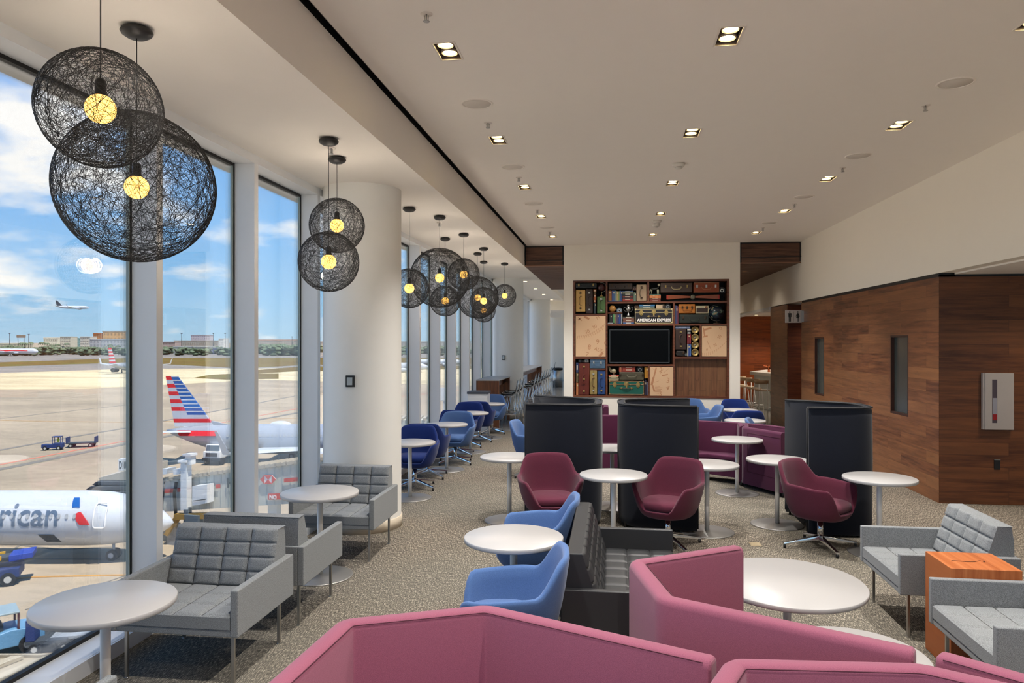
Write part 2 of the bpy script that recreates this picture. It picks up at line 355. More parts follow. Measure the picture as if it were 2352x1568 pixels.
# ---------- ceiling fixtures
fr_m = plain('fixture_white_trim', 'e6ded4', .6); cup_m = plain('fixture_grey_cup', '6c6059', .5); bulb_m = emit('warm_lamp', 'ffdf9c', 14)
LIGHTS = []
def downlight():
    r = empty('recessed_downlight')
    f = MB(); a, b, w = LHX, LHY, .014
    f.box(-a-w, a+w, -b-w, -b, -.004, .002).box(-a-w, a+w, b, b+w, -.004, .002).box(-a-w, -a, -b, b, -.004, .002).box(a, a+w, -b, b, -.004, .002); f.obj('frame', fr_m, r)
    h = MB(); h.box(-a-.004, -a, -b, b, 0, .1).box(a, a+.004, -b, b, 0, .1).box(-a, a, -b-.004, -b, 0, .1).box(-a, a, b, b+.004, 0, .1).box(-a, a, -b, b, .1, .105); h.obj('housing', cup_m, r)
    for s in (-1, 1):
        l = MB().lathe([(.058, .012), (.064, .016), (.066, .03), (.05, .1)], 24, (0, s*.073, 0), caps=False).obj('lamp_ring', plain('lamp_ring', 'a79c94', .35, .4), r)
        MB().lathe([(.0005, .014), (.03, .012), (.05, .018), (.052, .03)], 20, (0, s*.073, 0)).obj('lamp', bulb_m, l)
    return r
dl = downlight(); first = True
rown = ['row by the black slot', 'middle row of the ceiling', 'row nearest the right wall']
for i, x in enumerate(ROWX):
    for j, y in enumerate(ROWY):
        o = copy_tree(dl)
        o.location = (x, y, ZC); k = j-3
        if k >= 0: lb = 'square recessed twin downlight, %s from the camera in the %s' % (ORD[k], rown[i])
        else: lb = 'square twin downlight behind the camera, %s back in the %s' % (ORD[-k-1], rown[i])
        tag(o, lb, 'downlight', 'recessed twin downlights')
        l = bpy.data.lights.new('spot', 'SPOT'); l.energy = 240; l.spot_size = math.radians(130); l.spot_blend = 1; l.color = (1, .96, .91)
        if i != 1: l.spot_size = math.radians((84, 0, 80)[i]); l.shadow_soft_size = .06
        lo = bpy.data.objects.new('downlight_beam', l); C.objects.link(lo); lo.location = (0, 0, -.015); lo.parent = o; LIGHTS.append(l)
sp_f = plain('speaker_grille', 'd9d2c8', .8); sp_r = plain('speaker_rim', 'efe8de', .6)
def speaker(x, y, label):
    o = empty('ceiling_speaker', (x, y, ZC)); tag(o, label, 'ceiling speaker', 'round ceiling speakers')
    MB().lathe([(.0005, -.004), (.125, -.004), (.128, .002)], 40).obj('grille', sp_f, o); MB().lathe([(.128, .001), (.13, -.009), (.143, -.007), (.146, .001)], 40, caps=False).obj('rim', sp_r, o)
def sprinkler(x, y, z, label):
    o = empty('sprinkler_head', (x, y, z)); tag(o, label, 'sprinkler', 'ceiling sprinklers')
    MB().lathe([(.012, -.004), (.04, -.004), (.042, .012)], 24).obj('escutcheon', fr_m, o)
    MB().cyl((0, 0, 0), (0, 0, -.05), .006).cyl((-.012, 0, -.01), (-.012, 0, -.05), .003).cyl((.012, 0, -.01), (.012, 0, -.05), .003).lathe([(.02, -.052), (.022, -.049), (.005, -.048)], 16).obj('deflector', M['steel'], o)
for i in range(4):
    y = 6.56+2.43*i
    speaker(-1.2, y, 'round ceiling speaker, %s from the camera beside the black ceiling slot' % ORD[i]); speaker(2.82, y, 'round ceiling speaker, %s from the camera near the right wall' % ORD[i])
for i in range(5):
    y = 4.72+2.43*i
    sprinkler(-1.2, y, ZC, 'small ceiling sprinkler, %s from the camera beside the black ceiling slot' % ORD[i])
    if i > 0: sprinkler(2.82, y, ZC, 'small ceiling sprinkler, %s from the camera near the right wall' % ORD[i-1])
sprinkler(-2.43, 6.2, ZL, 'small sprinkler on the low ceiling left of the two middle pendant canopies'); sprinkler(-2.43, 10.3, ZL, 'small sprinkler on the low ceiling beyond the first column')
def detector(x, y, label):
    o = empty('smoke_detector', (x, y, ZC)); tag(o, label, 'smoke detector', 'smoke detectors')
    MB().lathe([(.0005, -.065), (.035, -.062), (.045, -.045), (.065, -.035), (.075, -.02), (.078, 0)], 28).obj('housing', plain('white_plastic', 'd5cfc6', .5), o)
    MB().lathe([(.046, -.047), (.047, -.041), (.04, -.04)], 28).obj('sensor_slot', M['black'], o)
detector(.8, 9.1, 'white smoke detector nearest the camera in the middle of the ceiling'); detector(.8, 13.35, 'white smoke detector, second from the camera in the middle of the ceiling')
detector(.8, 13.75, 'white smoke detector farthest from the camera, just behind another')
for q_ in [dl]+[x_ for x_ in bpy.data.objects if x_.parent == dl]+[y_ for x_ in bpy.data.objects if x_.parent == dl for y_ in bpy.data.objects if y_.parent == x_]: bpy.data.objects.remove(q_)
# small round downlights on the low ceiling at the far end
for i, (px, py) in enumerate([(1206, 646), (1230, 663), (1248.6, 675.6), (1267, 688)]):
    x, y, d = PG(px, py, ZL); o = empty('round_downlight', (x, y, ZL)); tag(o, 'small round downlight on the low ceiling past the pendants, %s from the camera' % ORD[i], 'downlight', 'round downlights by the windows')
    MB().lathe([(.05, -.002), (.1, -.006), (.105, .001)], 24, caps=False).obj('rim', fr_m, o); MB().lathe([(.0005, -.004), (.055, -.004), (.055, .0)], 20).obj('lamp', emit('warm_lamp_small', 'ffe2b0', 5), o)
    l = bpy.data.lights.new('spot', 'SPOT'); l.energy = 60; l.spot_size = 2.1; l.spot_blend = .8; l.color = (1, .85, .7); l.shadow_soft_size = .06
    lo = bpy.data.objects.new('downlight_beam', l); C.objects.link(lo); lo.location = (0, 0, -.02); lo.parent = o
def rounddl(x, y, z, label, grp, e=70):
    o = empty('round_downlight', (x, y, z)); tag(o, label, 'downlight', grp)
    MB().lathe([(.05, -.002), (.09, -.006), (.095, .001)], 24, caps=False).obj('rim', fr_m, o); MB().lathe([(.0005, -.004), (.055, -.004), (.055, .0)], 20).obj('lamp', emit('warm_lamp_round', 'ffe2b0', 5), o)
    l = bpy.data.lights.new('spot', 'SPOT'); l.energy = e; l.spot_size = 2.3; l.spot_blend = 1; l.color = (1, .88, .74); l.shadow_soft_size = .06
    lo = bpy.data.objects.new('downlight_beam', l); C.objects.link(lo); lo.location = (0, 0, -.02); lo.parent = o
for i, (x, y) in enumerate([(5.2, 9.0), (6.8, 9.0), (5.2, 6), (6.8, 6), (5.2, 2), (6.8, 2)]): rounddl(x, y, ZW, 'added unseen round downlight in the alcove ceiling beyond the right edge, spot %s' % ORD[i], 'added alcove downlights')  # fixtures added out of view to lift the dark walnut corner
for i, (x, y) in enumerate([(4.6, 24.6), (5.4, 24.6), (4.6, 22), (5.4, 22), (5.0, 18.2)]): rounddl(x, y, ZW, 'round downlight over the bar counter passage, %s one' % ORD[i], 'bar downlights', 90)
rounddl(4.9, 17.1, ZW, 'added round downlight brightening the restroom passage', 'bar downlights', 60)  # added lamp, only there to brighten the dark passage
for i, (x, y) in enumerate([(3.2, 21), (3.2, 23.5), (3.2, 18.5)]): rounddl(x, y, ZL+.03, 'round downlight between the walnut ceiling slats on the right, %s one' % ORD[i], 'slat downlights', 25)
# ---------- pendants
strand = plain('black_resin_strand', '1d1b1a', .45); bulb_p = emit('amber_globe_bulb', 'ffbe5c', 2.6)
def shade_mesh(R, n, r, seed):
    rnd = random.Random(seed); mb = MB()
    for k in range(n):
        nrm = Vector((rnd.gauss(0, 1), rnd.gauss(0, 1), rnd.gauss(0, 1))).normalized(); off = rnd.uniform(-.62, .62) if rnd.random() < .6 else rnd.uniform(-.2, .2)
        rr = R*math.sqrt(1-off*off); a = nrm.orthogonal().normalized(); b = nrm.cross(a); N = 40 if R > .3 else 30
        Rk = R*(1+rnd.uniform(-.006, .006))
        pts = [(nrm*off*Rk+(a*math.cos(2*PI*i/N)+b*math.sin(2*PI*i/N))*rr) for i in range(N)]
        mb.tube(pts, r, 3, loop=True, fixn=[p.normalized() for p in pts])
    # opening ring on the window side
    q = Vector((-.72, -.3, .62)).normalized(); a = q.orthogonal().normalized(); b = q.cross(a)
    mb.tube([(q*.955+(a*math.cos(t_*PI/15)+b*math.sin(t_*PI/15))*.295)*R for t_ in range(30)], r*1.4, 5, loop=True)
    return mb.mesh('lamp_shade')
SH = {'L': shade_mesh(.4, 215, .00105, 3), 'S': shade_mesh(.25, 170, .0009, 5)}
for m_ in SH.values(): m_.materials.append(strand)
def pendant(cpx, cpy, gy, size, label, d=None):
    if d is None: d = F*1.655/(784-cpy)
    x, y = PX(cpx, d); z = H+(784-gy)/F*d; R = .4 if size == 'L' else .25
    o = empty('pendant_lamp', (x, y, ZL)); tag(o, label, 'pendant lamp', 'black string globe pendants')
    MB().lathe([(.0005, -.062), (.05, -.058), (.075, -.042), (.083, -.028), (.075, -.012), (.05, 0)], 32).obj('canopy', strand, o)
    zz = z-ZL
    MB().cyl((0, 0, -.06), (0, 0, zz+.12), .0028, seg=6).obj('cord', strand, o)
    MB().lathe([(.012, .13), (.022, .12), (.024, .065), (.03, .06), (.028, .05)], 16, (0, 0, zz)).obj('socket', strand, o)
    MB().sphere((0, 0, zz), .062, 24, 14).obj('bulb', bulb_p, o)
    s = bpy.data.objects.new('lamp_shade', SH[size]); C.objects.link(s); s.parent = o; s.location = (0, 0, zz); s.rotation_euler = (0, 0, random.uniform(-.4, .4))
    l = bpy.data.lights.new('bulb_glow', 'POINT'); l.energy = 32; l.color = (1, .88, .74); l.shadow_soft_size = .07
    lo = bpy.data.objects.new('bulb_light', l); C.objects.link(lo); lo.parent = o; lo.location = (0, 0, zz-.0)
pendant(231, 0, 250, 'S', 'black string globe pendant nearest the camera, hanging upper left', 3.19)
pendant(314, 77, 430, 'L', 'largest black string globe pendant, behind and below the nearest one')
pendant(755, 327, 601, 'S', 'lower of the two string globe pendants in front of the near column')
pendant(774, 369, 518, 'S', 'upper of the two string globe pendants in front of the near column')
pendant(940, 482, 662, 'S', 'string globe pendant half hidden behind the right edge of the near column')
pendant(1010, 501, 638, 'L', 'big string globe pendant in the cluster past the near column')
pendant(1022.5, 550, 691, 'S', 'small string globe pendant hanging low under the big one past the column')
pendant(1065, 540.5, 630, 'S', 'small string globe pendant overlapping the right edge of the big one past the column')
pendant(1097, 584, 683, 'L', 'wide string globe pendant in the far cluster of three')
pendant(1111, 573, 691, 'S', 'small string globe pendant in front of the far cluster of three')
pendant(1111, 603, 713, 'S', 'lowest string globe pendant at the back of the far cluster of three')
pendant(1159, 607, 679, 'S', 'single string globe pendant farthest from the camera')
# ================= furniture =================
# ---- round pedestal table
def make_table(R=.335, h=.735, rx=1.0):
    o = empty('pedestal_table')
    MB().lathe([(.0005, h-.03), (R-.004, h-.03), (R, h-.026), (R, h-.004), (R-.004, h), (.0005, h)], 72, sx=rx).obj('tabletop', M['top'], o, 0)
    MB().cyl((0, 0, .01), (0, 0, h-.03), .025, seg=20).lathe([(.1, h-.036), (.1, h-.03)], 20).obj('column', M['white_metal'], o)
    rb = .285 if R < .4 else .34
    MB().lathe([(.0005, 0), (rb, 0), (rb+.002, .004), (rb-.01, .009), (.06, .014), (.03, .02), (.0005, .02)], 56).obj('base_plate', M['basepl'], o)
    return o
TABLES = [(242, 3.755, 'round white table in the lower left corner before the windows'),
 (735, 6.48, 'round white table between two grey armchairs facing each other by the near column'),
 (1180, 5.0, 'round white table between the two light blue tub chairs in the middle'),
 (1409, 7.35, 'round white table between the two maroon chairs in front of the black pods'),
 (1170, 8.49, 'round white table left of the left black pod'),
 (1406, 9.2, 'white table seen through the gap between the left and middle black pods'),
 (1624, 7.98, 'low-looking round white table right behind the middle maroon chair'),
 (1693, 10.0, 'round white table in front of the purple sofas, right of the middle pod'),
 (1785, 8.29, 'round white table left of the right pod, partly behind the maroon chair'),
 (2020, 7.17, 'round white table right of the right maroon chair, before the walnut wall'),
 (1800, 10.8, 'round white table just left of the right pod, beside a light blue chair back'),
 (1711, 12.4, 'round white table in front of the nearer royal blue chair at the far right'),
 (1700, 14.3, 'round white table farthest back on the right, before the bookcase wall'),
 (941.5, 9.71, 'round white window table cut by the right edge of the near column'),
 (1026, 11.83, 'round white window table, second past the near column'),
 (1081, 13.72, 'round white window table, third past the near column'),
 (1123, 15.73, 'round white window table, fourth past the near column, before the bar table')]
tb = make_table(); first = True
for px, d, lb in TABLES:
    o = tb if first else copy_tree(tb); first = False
    x, y = PX(px, d); o.location = (x, y, 0); tag(o, lb, 'table', 'round white pedestal tables')
big = make_table(.52, .50, .92); x, y = PX(1808, 4.80); big.location = (x, y, 0); tag(big, 'largest round white table, low, behind the rose sofas beside the grey armchair', 'table', 'low white tables')
b2 = make_table(.36, .50); b2.location = (1.18, 3.87, 0); tag(b2, 'low white table mostly hidden behind the rose sofa at lower right', 'table', 'low white tables')
# ---- tub chair
def sm(a, b, x):
    t = max(0, min(1, (x-a)/(b-a))); return t*t*(3-2*t)
def tub_shell(m):
    NA, R = 72, []
    def Hh(th):
        a = abs(th)
        h = .845-.012*(a/.6)**2 if a < .6 else .845-.012
        h = h-(h-.65)*sm(.55, 1.05, a)
        h = h-.02*sm(1.2, 2.1, a)-(.25)*sm(2.2, 2.72, a)
        return h
    def rad(th, z, inner):
        k = (z-.30)/.33
        r = .19+.155*min(1, max(0, k))**.4 + .03*max(0, (z-.63)/.2)
        c_, s_ = abs(math.cos(th)), abs(math.sin(th)); r *= (c_**2.6+s_**2.6)**(-1/2.6)
        a = abs(th); r *= 1+.04*sm(2.2, 3.0, a)
        if a < 1.0: r += .0
        return r-inner
    prof = [(0, 0.0, 0), (0, .03, 0), (0, .1, 0), (0, .2, 0), (0, .35, 0), (0, .5, 0), (0, .65, 0), (0, .8, 0), (0, .93, 0), (.006, .985, 0), (.02, 1.0, 0), (.036, .985, 0), (.044, .94, 0)]
    rings = []
    for off, f, _ in prof:
        ring = []
        for i in range(NA):
            th = -PI+2*PI*i/NA; h = Hh(th); z = .30+(h-.30)*f
            r = rad(th, max(z, .302), off)
            if f == 0: r *= .55
            ring.append((r*math.sin(th), r*math.cos(th), z))
        rings.append(ring)
    for f in (.75, .5, .25, 0.0):
        ring = []
        for i in range(NA):
            th = -PI+2*PI*i/NA; h = Hh(th); z0 = .385; z = z0+(max(h-.02, .395)-z0)*f; r = rad(th, z, .046)
            ring.append((r*math.sin(th), r*math.cos(th), z))
        rings.append(ring)
    ring = [(.02*math.sin(-PI+2*PI*i/NA), .02*math.cos(-PI+2*PI*i/NA), .385) for i in range(NA)]; rings.append(ring)
    bot = [(.02*math.sin(-PI+2*PI*i/NA), .02*math.cos(-PI+2*PI*i/NA), .298) for i in range(NA)]
    return MB().rings([bot]+rings)
def make_tub(m, pipm):
    o = empty('tub_chair'); s = tub_shell(m).obj('shell', m, o)
    # seat cushion
    mb = MB(); R = []
    for rr, z in ((.001, .385), (.225, .385), (.25, .40), (.256, .425), (.25, .45), (.22, .468), (.12, .478), (.001, .48)):
        ring = []
        for i in range(56):
            t = 2*PI*i/56; c_, s_ = math.cos(t), math.sin(t); k = (abs(c_)**2.8+abs(s_)**2.8)**(-1/2.8)
            ring.append((rr*k*c_*1.0, -.03+rr*k*s_*.92, z-.02*(1 if s_ < -.8 else 0)*rr))
        R.append(ring)
    mb.rings(R).obj('seat_cushion', m, o)
    MB().cyl((0, 0, .1), (0, 0, .26), .028, seg=20).cyl((0, 0, .26), (0, 0, .302), .018, seg=16).obj('swivel_post', M['chrome'], o)
    for k in range(4):
        a = PI/4+k*PI/2+.12; c_, s_ = math.cos(a), math.sin(a); mb = MB()
        sec = []
        for t_, w, zt, th in ((0.0, .026, .125, .05), (.3, .022, .105, .035), (1, .016, .055, .02)):
            px, py = c_*.375*t_, s_*.375*t_; n = (-s_, c_)
            sec.append([(px+n[0]*w, py+n[1]*w, zt-th), (px-n[0]*w, py-n[1]*w, zt-th), (px-n[0]*w*.8, py-n[1]*w*.8, zt), (px+n[0]*w*.8, py+n[1]*w*.8, zt)])
        mb.rings(sec, smooth=False); l = mb.obj('leg', M['chrome'], o, .004)
        MB().cyl((c_*.36, s_*.36, 0), (c_*.36, s_*.36, .036), .014, seg=12).obj('glide', M['black'], l)
    return o
TUB = [('maroon', 1264, 7.72, 12, 'left maroon tub chair with a black pod close behind it'),
 ('maroon', 1534, 7.45, -28, 'middle maroon tub chair, turned toward the round table on its left'),
 ('maroon', 1884, 7.37, 48, 'right maroon tub chair, turned to the right with its back to the left'),
 ('lblue', 1224, 5.85, -88, 'light blue tub chair on the far side of the middle round table'),
 ('lblue', 1162, 4.33, -84, 'light blue tub chair nearest the camera, just behind the rose sofa'),
 ('navy', 953, 10.4, 6, 'royal blue tub chair beside the near column, facing the camera'),
 ('navy', 983, 11.25, 180, 'royal blue tub chair seen from behind, just behind the one at the near column'),
 ('lblue', 1046, 12.5, 4, 'light blue tub chair facing the camera behind the second window table'),
 ('navy', 1053, 13.4, 180, 'royal blue tub chair seen from behind, directly behind the light blue one'),
 ('navy', 1074, 14.5, 4, 'royal blue tub chair facing the camera behind the third window table'),
 ('navy', 1101, 15.3, 180, 'royal blue tub chair seen from behind at the fourth window table'),
 ('lblue', 1130, 16.6, 6, 'light blue tub chair facing the camera behind the fourth window table'),
 ('lblue', 1228, 11.3, 80, 'light blue tub chair half hidden left of the left black pod'),
 ('lblue', 1592, 15.4, 8, 'light blue tub chair against the bookcase wall, facing the camera'),
 ('lblue', 1614, 14.1, -80, 'light blue tub chair seen from its side, just right of the middle pod'),
 ('navy', 1692, 15.25, 0, 'royal blue tub chair facing the camera against the bookcase wall'),
 ('navy', 1712, 13.3, 180, 'royal blue tub chair with its back to the camera behind the white table'),
 ('lblue', 1768, 11.6, 75, 'light blue tub chair behind the purple sofas near the right pod')]
protos = {}
for c_, px, d, rz, lb in TUB:
    if c_ not in protos: o = protos[c_] = make_tub(M[c_], None)
    else: o = copy_tree(protos[c_])
    x, y = PX(px, d); o.location = (x, y, 0); o.rotation_euler = (0, 0, math.radians(rz)); tag(o, lb, 'chair', {'maroon': 'maroon', 'lblue': 'light blue', 'navy': 'royal blue'}[c_]+' tub chairs')
# ---- quilted box armchair
def quilt(mb, O, U, V, N, nu, nv, bul, sub=12, crown=.0):
    O, U, V, N = map(Vector, (O, U, V, N)); GU, GV = nu*sub, nv*sub; b = len(mb.v)
    def q(t):
        f = abs((t % 1.0)-.5)*2; return 1-f**6
    for j in range(GV+1):
        for i in range(GU+1):
            u, v = i/GU, j/GV; uu = u*nu; vv = v*nv
            qu = q(uu) if 0 < i < GU else 0; qv = q(vv) if 0 < j < GV else 0
            mb.v.append(tuple(O+U*u+V*v+N*(bul*min(qu, qv)**.7+crown*math.sin(PI*u)*math.sin(PI*v))))
    for j in range(GV):
        for i in range(GU):
            k = b+j*(GU+1)+i; mb._f([k, k+1, k+GU+2, k+GU+1], True)
def make_arm(W, m, legm, nc, leather=False):
    sm_ = plain('seam_charcoal', '17181a', .9) if leather else plain('seam_grey', '3c3d3e', .9)
    o = empty('armchair'); w = W/2; D = .385; at = .048
    for s in (-1, 1): MB().box(s*w-(at if s > 0 else 0), s*w+(at if s < 0 else 0), -D, D, .31, .59).obj('armrest', m, o, .009, 3)
    MB().box(-w+at, w-at, D-.06, D, .31, .59).obj('back_rail', m, o, .008, 3)
    MB().box(-w+at, w-at, -D+.008, D-.06, .31, .352).obj('seat_rail', m, o, .006)
    x0, x1, y0, y1, z0, z1 = -w+at+.004, w-at-.004, -D+.004, D-.065, .354, .425
    mb = MB(); mb.box(x0, x1, y0, y1, z0, z1); mb.f.pop(1); mb.mi.pop(1); mb.sm.pop(1)
    quilt(mb, (x0, y0, z1), (x1-x0, 0, 0), (0, y1-y0, 0), (0, 0, 1), nc, 4, .017); seat_ = mb.obj('seat_cushion', m, o, 0)
    sd = MB()
    for k in range(1, nc): X_ = x0+(x1-x0)*k/nc; sd.tube([(X_, y0+.01, z1+.002), (X_, y1, z1+.002)], .0028, 4)
    for k in range(1, 4): Y_ = y0+(y1-y0)*k/4; sd.tube([(x0+.01, Y_, z1+.002), (x1-.01, Y_, z1+.002)], .0028, 4)
    sd.obj('seam', sm_, seat_)
    yb = D-.012; yt = D-.035; f0 = D-.24; f1 = D-.125; zb, zt = .435, .79
    mb = MB(); hw = w-at-.002
    # outward wedge; front quilted
    mb.poly([(-hw, yb, zb), (hw, yb, zb), (hw, yt+.02, zt-.1), (hw, yt, zt), (-hw, yt, zt), (-hw, yt+.02, zt-.1)]); mb.poly([(-hw, yb, zb), (-hw, f0, zb), (hw, f0, zb), (hw, yb, zb)])
    mb.poly([(-hw, yt, zt), (hw, yt, zt), (hw, f1, zt), (-hw, f1, zt)])
    for s in (-1, 1): mb.poly([(s*hw, f0, zb), (s*hw, yb, zb), (s*hw, yt+.02, zt-.1), (s*hw, yt, zt), (s*hw, f1, zt)])
    quilt(mb, (-hw, f0, zb), (2*hw, 0, 0), (0, f1-f0, zt-zb), Vector((0, -(zt-zb), f1-f0)).normalized(), nc, 4, .02)
    ob = mb.obj('back_cushion', m, o, 0)
    sd = MB(); P_ = lambda u, v: (-hw+2*hw*u, f0+(f1-f0)*v-.002, zb+(zt-zb)*v)
    for k in range(1, nc): sd.tube([P_(k/nc, .02), P_(k/nc, .97)], .0028, 4)
    for k in range(1, 4): sd.tube([P_(.02, k/4), P_(.98, k/4)], .0028, 4)
    sd.obj('seam', sm_, ob)
    bb = ob.modifiers.new('bevel', 'BEVEL'); bb.width = .01; bb.segments = 3; bb.limit_method = 'ANGLE'; bb.angle_limit = math.radians(60)
    bm = bmesh.new(); bm.from_mesh(ob.data); bmesh.ops.remove_doubles(bm, verts=bm.verts, dist=1e-4); bm.to_mesh(ob.data); bm.free()
    for sx in (-1, 1):
        for sy in (-1, 1):
            cx, cy = sx*(w-.07), sy*(D-.08); MB().box(cx-.009, cx+.009, cy-.009, cy+.009, .004, .312).cyl((cx, cy, 0), (cx, cy, .006), .013, seg=12).obj('leg', legm, o)
    return o
g = make_arm(.83, M['grey_fab'], M['steel'], 4)
ARM = [(-2.585, 4.465, 0, 'grey quilted armchair facing the camera behind the front left table'),
 (-2.585, 5.40, 180, 'grey armchair seen from behind, facing the round table by the near column'),
 (-2.585, 6.97, 0, 'grey quilted armchair facing the camera in front of the near column'),
 (-2.56, 2.60, 180, 'grey armchair of which only an arm tip shows in the lower left corner'),
 (2.345, 5.80, -90, 'grey quilted armchair at right behind the orange wooden block'),
 (2.335, 4.49, -90, 'grey quilted armchair at the right edge in front of the orange wooden block')]
for i, (x, y, rz, lb) in enumerate(ARM):
    o = g if i == 0 else copy_tree(g); o.location = (x, y, 0); o.rotation_euler = (0, 0, math.radians(rz)); tag(o, lb, 'armchair', 'grey quilted armchairs')
s_ = make_arm(1.53, M['leather'], M['black'], 8, True); s_.name = 'leather_settee'; s_.location = (.085, 5.125, 0); s_.rotation_euler = (0, 0, math.radians(90)); tag(s_, 'charcoal leather two-seat settee with tufted cushions, facing right behind the rose sofa', 'settee')
# ---- orange timber block
o = empty('side_table_block', (2.285, 5.09, 0)); tag(o, 'solid orange cedar block side table between the two right grey armchairs', 'side table')
b_ = MB().box(-.205, .205, -.19, .19, 0, .648).obj('block', M['block'], o, .004)
MB().tube([(-.13, -.02, .6485), (-.05, -.035, .6488), (0, -.03, .6488), (.05, .0, .6485)], .0025, 5).tube([(.06, -.02, .6485), (.066, -.024, .6485)], .007, 6).obj('crack', plain('dark_crack', '3c1a0c', .8), b_)
# ---- sweeping a section along a plan path
def sweep_wall(name, path, sec, m, parent=None, rnd=.0, step=.12):
    pts = [Vector((p[0], p[1])) for p in path]
    if rnd:
        out = [pts[0]]
        for a, b, c in zip(pts[:-2], pts[1:-1], pts[2:]):
            r = min(rnd, (a-b).length*.45, (c-b).length*.45); p0 = b+(a-b).normalized()*r; p1 = b+(c-b).normalized()*r
            for k in range(9): t = k/8; out.append(p0*(1-t)**2+b*2*t*(1-t)+p1*t*t)
        out.append(pts[-1]); pts = out
    n = len(pts); R = []
    for i, p in enumerate(pts):
        d0 = (p-pts[i-1]).normalized() if i else None; d1 = (pts[i+1]-p).normalized() if i < n-1 else None
        if d0 is None: nn = Vector((-d1.y, d1.x)); k = 1
        elif d1 is None: nn = Vector((-d0.y, d0.x)); k = 1
        else:
            dd = (d0+d1).normalized(); nn = Vector((-dd.y, dd.x)); k = 1/max(.5, dd.dot(d1))
        R.append([(p.x+nn.x*k*o_, p.y+nn.y*k*o_, z) for o_, z in sec])
    return MB().rings(R, smooth=bool(rnd)).obj(name, m, parent), pts
# ---- black pods
def pod(path, label):
    cx = sum(p[0] for p in path)/len(path); cy = sum(p[1] for p in path)/len(path)
    o = empty('privacy_pod', (cx, cy, 0)); tag(o, label, 'privacy pod', 'black high-backed pods')
    P = [(x-cx, y-cy) for x, y in path]; t = .04
    sec = [(-.01, .02), (t-.035, .03), (t-.012, .07), (t-.002, .14), (t, .3), (t+.004, .8), (t, 1.25), (t-.005, 1.33), (t-.016, 1.352), (0, 1.36), (-t+.016, 1.352), (-t+.005, 1.33), (-t, 1.25), (-t-.004, .8), (-t, .3), (-t+.002, .14), (-t+.012, .07), (-t+.02, .03)]
    w, pts = sweep_wall('screen', P, sec, M['podfab'], o, .22)
    def off(p, q, r, s):
        d = ((q-p) if q is not None else (p-r)).normalized(); return (p.x-d.y*s, p.y+d.x*s)
    for s in (t-.002, -t+.002):
        line = [off(p, pts[i+1] if i < len(pts)-1 else None, pts[i-1], s) for i, p in enumerate(pts)]
        MB().tube([(a, b, 1.354) for a, b in line], .009, 6).obj('piping', M['piping'], o)
    for e, q in ((pts[0], pts[1]), (pts[-1], pts[-2])):
        d = (e-q).normalized(); MB().tube([(e.x+d.x*.004, e.y+d.y*.004, z) for z in (.05, .4, .9, 1.35)], .011, 6).obj('piping', M['piping'], o)
    # seat inside the curve
    ins = [Vector((0, 0)).lerp(p, .9) for p in pts]
    MB().prism([(p.x*.93, p.y*.93) for p in pts], .12, .42).obj('seat', M['podfab'], o, .02)
    for p in (P[0], P[-1], P[1], P[2]): MB().cyl((p[0]*.9, p[1]*.9, 0), (p[0]*.9, p[1]*.9, .13), .014, seg=10).obj('foot', M['black'], o)
    return o
pod([(-.945, 8.17), (-.15, 8.18), (-.15, 9.02), (-.965, 9.46)], 'left black high-backed pod behind the left maroon chair')
pod([(.905, 8.09), (.11, 8.23), (.11, 9.02), (.925, 9.2)], 'middle black high-backed pod behind the middle maroon chair')
pod([(2.045, 8.14), (2.71, 8.16), (2.71, 8.76), (2.06, 9.18)], 'right black high-backed pod in front of the walnut wall')
# ---- rose and plum sofas: angular upholstered wall around a seat
def sofa(path, label, m, grp, h=.85, inner=1, seat=True, sdepth=None, sub=None, sc=.93):
    path = [(x*sc, y*sc) for x, y in path]; sub = None if sub is None else [(x*sc, y*sc) for x, y in sub]
    cx = sum(p[0] for p in path)/len(path); cy = sum(p[1] for p in path)/len(path)
    o = empty('angular_sofa', (cx, cy, 0)); tag(o, label, 'sofa', grp)
    P = [(x-cx, y-cy) for x, y in path]; t = .047; s = inner
    def fine(P):   # tight corner rounding
        return P
    sec = [(-t, .06), (-t, h-.03), (-t+.008, h-.01), (-t+.022, h), (t-.022, h), (t-.008, h-.01), (t, h-.03), (t, .06)]
    w, pts = sweep_wall('backrest', P, sec, m, o, .04)
    bv = w.modifiers.new('bevel', 'BEVEL'); bv.width = .018; bv.segments = 3; bv.limit_method = 'ANGLE'; bv.angle_limit = math.radians(70)
    # seam line on the inner top edge
    line = []
    for i, p in enumerate(pts):
        d = (pts[min(i+1, len(pts)-1)]-pts[max(i-1, 0)]).normalized(); p = p+d*(.03 if i == 0 else -.03 if i == len(pts)-1 else 0); line.append((p.x-d.y*s*(t-.004), p.y+d.x*s*(t-.004), h-.009))
    MB().tube(line, .0022, 4).obj('seam', M['seam'], o)
    if seat:
        sp = [(p.x, p.y) for p in pts]
        closing = [] if sub is None else [(x-cx, y-cy) for x, y in sub]
        MB().prism(sp+closing, .1, .33).obj('seat_base', m, o, .01)
        k = .985; MB().prism([(x*k, y*k) for x, y in sp+closing], .335, .40).obj('seat_cushion', m, o, .018, 3)
    for p in (P[0], P[len(P)//2], P[-1]): MB().cyl((p[0]*.97, p[1]*.97, 0), (p[0]*.97, p[1]*.97, .08), .02, seg=12).obj('foot', M['black'], o)
    return o
RG = 'rose angular sofas in the foreground'
sofa([(-1.27, 2.42), (-1.216, 3.287), (-.602, 3.55), (.414, 3.10)], 'rose angular sofa at bottom centre, open toward the camera', M['rose'], RG, inner=-1, sub=[(.2, 2.42)])
sofa([(.80, 4.83), (.145, 4.41), (.273, 3.81), (1.262, 3.302)], 'rose angular sofa with its high end standing before the leather settee', M['rose'], RG, inner=1, sub=[(1.55, 3.9), (1.25, 4.6)])
